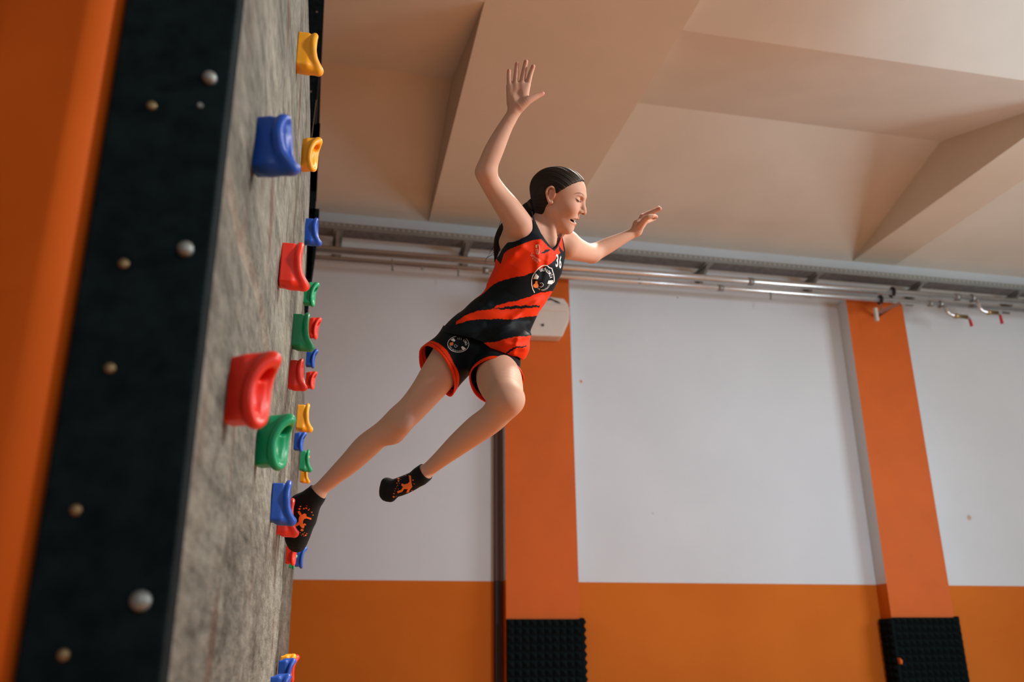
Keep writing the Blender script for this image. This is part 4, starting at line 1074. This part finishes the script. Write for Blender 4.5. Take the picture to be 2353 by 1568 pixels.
# ---- shorts
wR = dep(1031, 880, 3.05)-dep(985, 812, 3.08); wR2 = w_bot
def legcol(rings, w): return Column(rings, w, w, .02)
nR = dep(1031, 897, 3.06)-dep(966, 797, 3.06)
legR = legcol([(dep(1072, 775, 3.11), .085, .080), (dep(1040, 815, 3.09), .090, .086), (dep(1003, 850, 3.07), .094, .088), (dep(975, 880, 3.05), .096, .090)], nR)
nL = dep(1203, 862, 2.98)-dep(1088, 885, 3.02)
legL = legcol([(dep(1142, 812, 3.14), .076, .072), (dep(1140, 845, 3.05), .085, .078), (dep(1139, 874, 2.97), .090, .083), (dep(1136, 902, 2.89), .092, .085)], nL)
pel = Column([(tc(-45, 0), .098, .080), (tc(-10, 6), .126, .094), (tc(30, 12), .120, .088), (tc(60, 12), .105, .078)], w_bot, w_bot)
pR0 = dep(1002, 850, 3.07); uR = legR.u; pL0 = dep(1146, 860, 2.985); uL = legL.u
hemR = z3([(60, 1000), (95, 1083), (150, 1098), (210, 1102), (300, 1200), (350, 1290), (358, 1340), (330, 1422), (330, 1500), (0, 1500), (0, 1000)])
def smin(d, e, k): h = np.maximum(k-np.abs(d-e), 0)/k; return np.minimum(d, e)-h*h*k*.25
def planes(P):
    # oblique hem planes through the photographed hem rims
    return (P-qR)@vR, (P-qL)@vL
def plane3(a, b, c, inside):
    n = np.cross(b-a, c-a); n /= np.linalg.norm(n)
    if (inside-a)@n > 0: n = -n
    return a, n
qR, vR = plane3(dep(962, 797, 3.09), dep(1030, 897, 3.08), dep(1026, 826, 2.985), dep(1060, 790, 3.1))
qL, vL = plane3(dep(1080, 872, 3.03), dep(1202, 852, 2.97), dep(1150, 905, 3.05), dep(1120, 800, 3.1))
qL = dep(1139, 874, 2.97); vL = legL.u
hem_above = [(1020, 748), (1030, 757), (1060, 766), (1110, 780), (1138, 800), (1168, 814), (1190, 818), (1208, 822), (1230, 800), (1260, 700), (1000, 700)]
def shorts_fn(P, loc):
    dR = legR.f(P, 0, capped=False); dL = legL.f(P, 0, capped=False)
    aR, _, _ = legR.coords(P); aL, _, _ = legL.coords(P)
    dR = np.maximum(dR, -aR); dL = np.maximum(dL, -aL)
    sR, sL = planes(P)
    fold = .0035*np.sin(aR*55+1)*np.sin(((P-pR0)@legR.w0)*40/np.linalg.norm(legR.w0))+.003*np.sin(((P-pL0)@legL.w0)*38/np.linalg.norm(legL.w0)+aL*20)
    dp = pel.f(P)
    outer = smin(smin(np.maximum(dR, sR), np.maximum(dL, sL), .03), dp, .03)-fold
    inner = smin(smin(dR, dL, .03), dp, .03)-fold+.0048
    pjs = proj(P); cutp = inpoly(pjs[:, :2], hem_above)
    solid = np.maximum(outer, -inner)
    return np.where(cutp, np.maximum(solid, .001), solid)
lo = np.min(np.vstack([legR.C, legL.C, pel.C]), 0)-.17; hi = np.max(np.vstack([legR.C, legL.C, pel.C]), 0)+.17
sv, sq = surface_nets(shorts_fn, lo, hi, .0019, 24, cull=1.8)
sv, sq = largest(sv, sq)
sR, sL = planes(sv); pj = proj(sv); xy = pj[:, :2]
aR, bR, cR = legR.coords(sv); aL, bL, cL = legL.coords(sv)
isR = (np.abs(bR) < .12) & (np.abs(cR) < .115) & (xy[:, 0] < 1078); isL = ~isR & (xy[:, 0] > 1062)
col = np.tile(BLK, (len(sv), 1))
wave = .0018*np.sin(bR*70)
col[isR & (sR > -.021+wave)] = RED; col[isL & (sL > -.017)] = RED
col[isR & (sR > -.0105) & (sR < -.0085)] = RED*.25
line = False & isR & (sR > -.028+wave*2) & (sR < -.023) & (np.sin(bR*160) > .4); col[line] = RED*.7
me = mesh_from('shorts', sv, sq); set_paint(me, col); me.materials.append(m_cloth); shorts = gp(link('shorts', me)); shorts['label'] = 'black shorts with red-orange hems'
sbvh = BVHTree.FromPolygons([Vector(v) for v in sv], [tuple(int(i) for i in q) for q in sq])

# ---- socks
m_sock = mat('black_sock_knit', (.008, .010, .011), .9, bump=.35, bscale=450, spec=.1, sheen=.05)
def sock(fprims, cuffs, q0, n0, name):
    pr2 = [Prim(lambda P, f=p.f: f(P)-.0035, p.c, p.R+.004, p.k, p.op) for p in fprims+cuffs]
    def fn(P, loc): return np.maximum(evaluate(loc, P) if loc else np.ones(len(P)), (P-q0)@n0)
    lo = np.min([p.c-p.R for p in pr2], 0)-.01; hi = np.max([p.c+p.R for p in pr2], 0)+.01
    v, q = surface_nets(fn, lo, hi, .0018, 20, prims=pr2)
    me = mesh_from(name, v, q); me.materials.append(m_sock); o = gp(link(name, me))
    return BVHTree.FromPolygons([Vector(x) for x in v], [tuple(int(i) for i in f) for f in q])
cR_ = [cone(dep(722, 1140, 3.10), dep(745, 1112, 3.10), 18*3.1/FPX, 19.5*3.1/FPX)]+chain([(716, 1150, 3.11, 21), (705, 1190, 3.14, 20)], .02)+chain([(690, 1160, 3.11, 17), (690, 1200, 3.14, 24), (682, 1238, 3.17, 22), (686, 1250, 3.18, 14)], .02)
nR_ = dep(752, 1104, 3.10)-dep(716, 1142, 3.10); nR_ = nR_/np.linalg.norm(nR_)
bsR = sock(footR, cR_, dep(731, 1131, 3.10), nR_, 'sock')
cL_ = [cone(dep(966, 1094, 2.915), dep(990, 1075, 2.905), 18.5*2.9/FPX, 18*2.9/FPX)]
nL_ = dep(990, 1075, 2.90)-dep(960, 1098, 2.92); nL_ = nL_/np.linalg.norm(nL_)
bsL = sock(footL, cL_, dep(976, 1083, 2.905), nL_, 'sock')
m_print = mat('orange_print', (.85, .17, .02), .7)
z6 = lambda pts: zp(pts, 7.128, 640, 1100)
figR = [z6([(312, 540), (345, 530), (385, 600), (405, 580), (430, 572), (458, 590), (455, 622), (540, 650), (535, 680), (460, 655), (420, 665), (400, 700), (400, 760), (420, 735), (445, 745), (455, 770), (425, 765), (425, 800), (405, 820), (375, 805), (340, 760), (300, 785), (270, 780), (270, 762), (330, 705), (330, 655), (350, 610), (325, 575)])]
def blobs(cs): return [[(x+r*math.cos(t_+x), y+r*.8*math.sin(t_+x)) for t_ in np.arange(0, 6.28, 1.26)] for x, y, r in cs]
figR += [z6(b_) for b_ in blobs([(345, 500, 22), (360, 460, 16), (415, 495, 16), (455, 487, 18), (492, 516, 15), (545, 555, 14), (385, 845, 30), (355, 890, 9), (400, 912, 14), (325, 915, 10), (375, 928, 9), (415, 942, 9), (445, 932, 17), (462, 905, 12), (425, 886, 8), (565, 600, 12), (463, 450, 9), (505, 497, 9)])]
decal('sock_print', figR, bsR, m_print, .001, 3)
z4 = lambda pts: zp(pts, 2.903, 640, 780)
figL = [z4([(868, 905), (884, 912), (886, 950), (892, 985), (880, 1000), (862, 1032), (850, 1030), (862, 1000), (838, 1000), (825, 1018), (795, 1028), (790, 1015), (818, 1005), (830, 985), (818, 975), (822, 962), (840, 968), (862, 962), (874, 950)])]
figL += [z4(b_) for b_ in blobs([(800, 930, 9), (800, 945, 8), (790, 960, 5), (805, 960, 4), (795, 975, 4), (780, 998, 4), (770, 1030, 5), (768, 1052, 8), (785, 1050, 3), (815, 935, 3), (897, 940, 6), (905, 965, 4), (788, 985, 3), (848, 908, 4), (775, 1012, 3), (890, 1010, 4), (800, 1000, 3)])]
decal('sock_print', figL, bsL, m_print, .001, 3)

# ---- lettering and badges
fcount = [0]
def glyph_polys(txt, bold=0.0):
    cu = bpy.data.curves.new('txt', 'FONT'); cu.body = txt; cu.size = 1; cu.align_x = 'CENTER'; cu.align_y = 'CENTER'; cu.resolution_u = 3; cu.offset = bold
    ob = bpy.data.objects.new('txt', cu); me = ob.to_mesh(); V = [v.co.copy() for v in me.vertices]; F = [list(p.vertices) for p in me.polygons]
    ob.to_mesh_clear(); bpy.data.objects.remove(ob); bpy.data.curves.remove(cu); return V, F
def put_text(name, items, bvh, m, off=.0016):
    """items: (text, centre px, x-axis px vector, y-axis px vector per unit)"""
    V, F = [], []
    for txt, c_, ex, ey, bold in items:
        gv, gf = glyph_polys(txt, bold); base = len(V); ok = []
        for v in gv:
            x = c_[0]+ex[0]*v.x+ey[0]*v.y; y = c_[1]+ex[1]*v.x+ey[1]*v.y; h_ = hit(bvh, x, y, off); ok.append(h_ is not None); V.append(h_[0] if h_ else Vector())
        F += [[base+i for i in f] for f in gf if all(ok[i] for i in f)]
    return gp(quads(name, V, F, m, smooth=False))
m_wprint = mat('white_print', (.78, .78, .76), .6); m_wfade = mat('pale_print', (.80, .42, .30), .6)
put_text('chest_number', [('3', (1280, 601), (14, 5), (2, -40), .02), ('6', (1287.5, 604), (11, 5.5), (1.5, -40), .02)], jbvh, m_wprint)
put_text('sponsor_lettering', [('Zambrowskie', (1231, 592), (4.1, 2.8), (4.2, -8.5), 0), ('w Lomzy', (1230, 598), (3.6, 2.6), (3.8, -7.5), 0)], jbvh, m_wfade)
decal('sponsor_crest', stroke(z3([(1025, 285), (1050, 282), (1058, 320), (1050, 355), (1032, 352), (1028, 320), (1042, 318), (1045, 345)]), 1.3), jbvh, m_wfade, .0012, 3)
decal('sponsor_crest', [z3([(1025, 285), (1040, 282), (1036, 308), (1026, 306)])], jbvh, mat('pale_yellow_print', (.85, .65, .25), .6), .0014, 3)
# round club badge on the chest, outline as photographed on the curved cloth
z8 = lambda pts: zp(pts, 9.8, 1190, 540)
ringp = z8([(375, 1300), (335, 1220), (312, 1120), (310, 1020), (335, 930), (390, 840), (460, 760), (530, 705), (600, 685), (665, 695), (710, 740), (765, 755), (780, 810), (805, 880), (818, 960), (820, 1020), (815, 1055), (790, 1080)])
decal('badge_ring', stroke(ringp, 1.9), jbvh, m_wprint, .0014, 3)
def arc_text(txt, c_, rx_, ry_, a0, a1, size, rot=0, flip=False):
    out = []; n = len(txt)
    for i, ch in enumerate(txt):
        a_ = math.radians(a0+(a1-a0)*i/max(1, n-1)); ct, st = math.cos(a_), math.sin(a_)
        x = rx_*ct; y = -ry_*st; cr, sr = math.cos(rot), math.sin(rot)
        px = c_[0]+x*cr-y*sr; py = c_[1]+x*sr+y*cr
        tx, ty = rx_*st, ry_*ct; tx, ty = tx*cr-ty*sr, tx*sr+ty*cr
        if flip: tx, ty = -tx, -ty
        L_ = math.hypot(tx, ty); tx /= L_; ty /= L_
        out.append((ch, (px, py), (tx*size*.70, ty*size*.70), (ty*size*1.25, -tx*size*1.25), .02))
    return out
put_text('badge_lettering', arc_text('UKS', (1248, 641), 17, 20.5, 109, 83, 7.6)+arc_text('ŁOMŻA', (1248, 641), 18.5, 20.5, 62, 10, 7.6)+arc_text('KLUB KOSZYKARSKI', (1247, 642), 18.5, 25, 228, 335, 3.6, 0, True), jbvh, m_wprint)
decal('badge_lettering', [z8([(612, 740), (632, 735), (628, 770), (645, 775), (618, 815), (622, 780), (608, 778)])], jbvh, m_wprint, .0015, 3)
decal('badge_panel', [z8([(405, 865), (475, 940), (445, 1002), (348, 992)]), z8([(690, 1028), (795, 1022), (785, 1095), (755, 1118), (665, 1098)])], jbvh, m_wprint, .0015, 3, split=True)
decal('badge_ball', [z8([(405+62*math.cos(t_), 1145+52*math.sin(t_)) for t_ in np.arange(0, 6.28, .5)])+[], z8([(385, 1105), (400, 1040), (440, 1040), (445, 1105)])], jbvh, mat('ball_print', (.85, .22, .03), .6), .0016, 3)
decal('badge_crest', stroke(z8([(500, 1090), (545, 1080), (578, 1120), (560, 1160), (520, 1180), (490, 1165)]), 1.0), jbvh, m_wprint, .0016, 3)
decal('badge_crest', [z8([(515, 1115), (545, 1115), (545, 1145), (520, 1150)])], jbvh, mat('plum_print', (.16, .02, .08), .6), .0016, 3)
# badge on the shorts
z7 = lambda pts: zp(pts, 21.39, 1000, 760)
rg = [(1135+520*math.cos(t_), 670+395*math.sin(t_)) for t_ in np.arange(-.75, 4.6, .15)]
decal('badge_ring', stroke(z7(rg), 1.2), sbvh, m_wprint, .0014, 3)
put_text('badge_lettering', arc_text('UKS', (1053, 791.5), 17, 13, 92, 66, 5)+arc_text('ŁOMŻA', (1053, 791.5), 18, 13.5, 44, -4, 6)+arc_text('KLUB KOSZYKARSKI', (1053, 791.5), 20, 15.5, 195, 300, 3.2, 0, True), sbvh, m_wprint)
decal('badge_panel', [z7([(900, 370), (1000, 490), (930, 550), (755, 460)]), z7([(1340, 760), (1515, 885), (1370, 985), (1270, 820)])], sbvh, m_wprint, .0015, 3, split=True)
decal('badge_ball', [z7([(800+95*math.cos(t_), 660+85*math.sin(t_)) for t_ in np.arange(0, 6.28, .5)]), z7([(820, 590), (860, 560), (890, 590), (890, 660)])], sbvh, mat('ball_print', (.85, .22, .03), .6), .0016, 3)
decal('badge_crest', stroke(z7([(930, 740), (990, 690), (1105, 760), (1000, 830), (930, 760)]), .7), sbvh, m_wprint, .0015, 3)
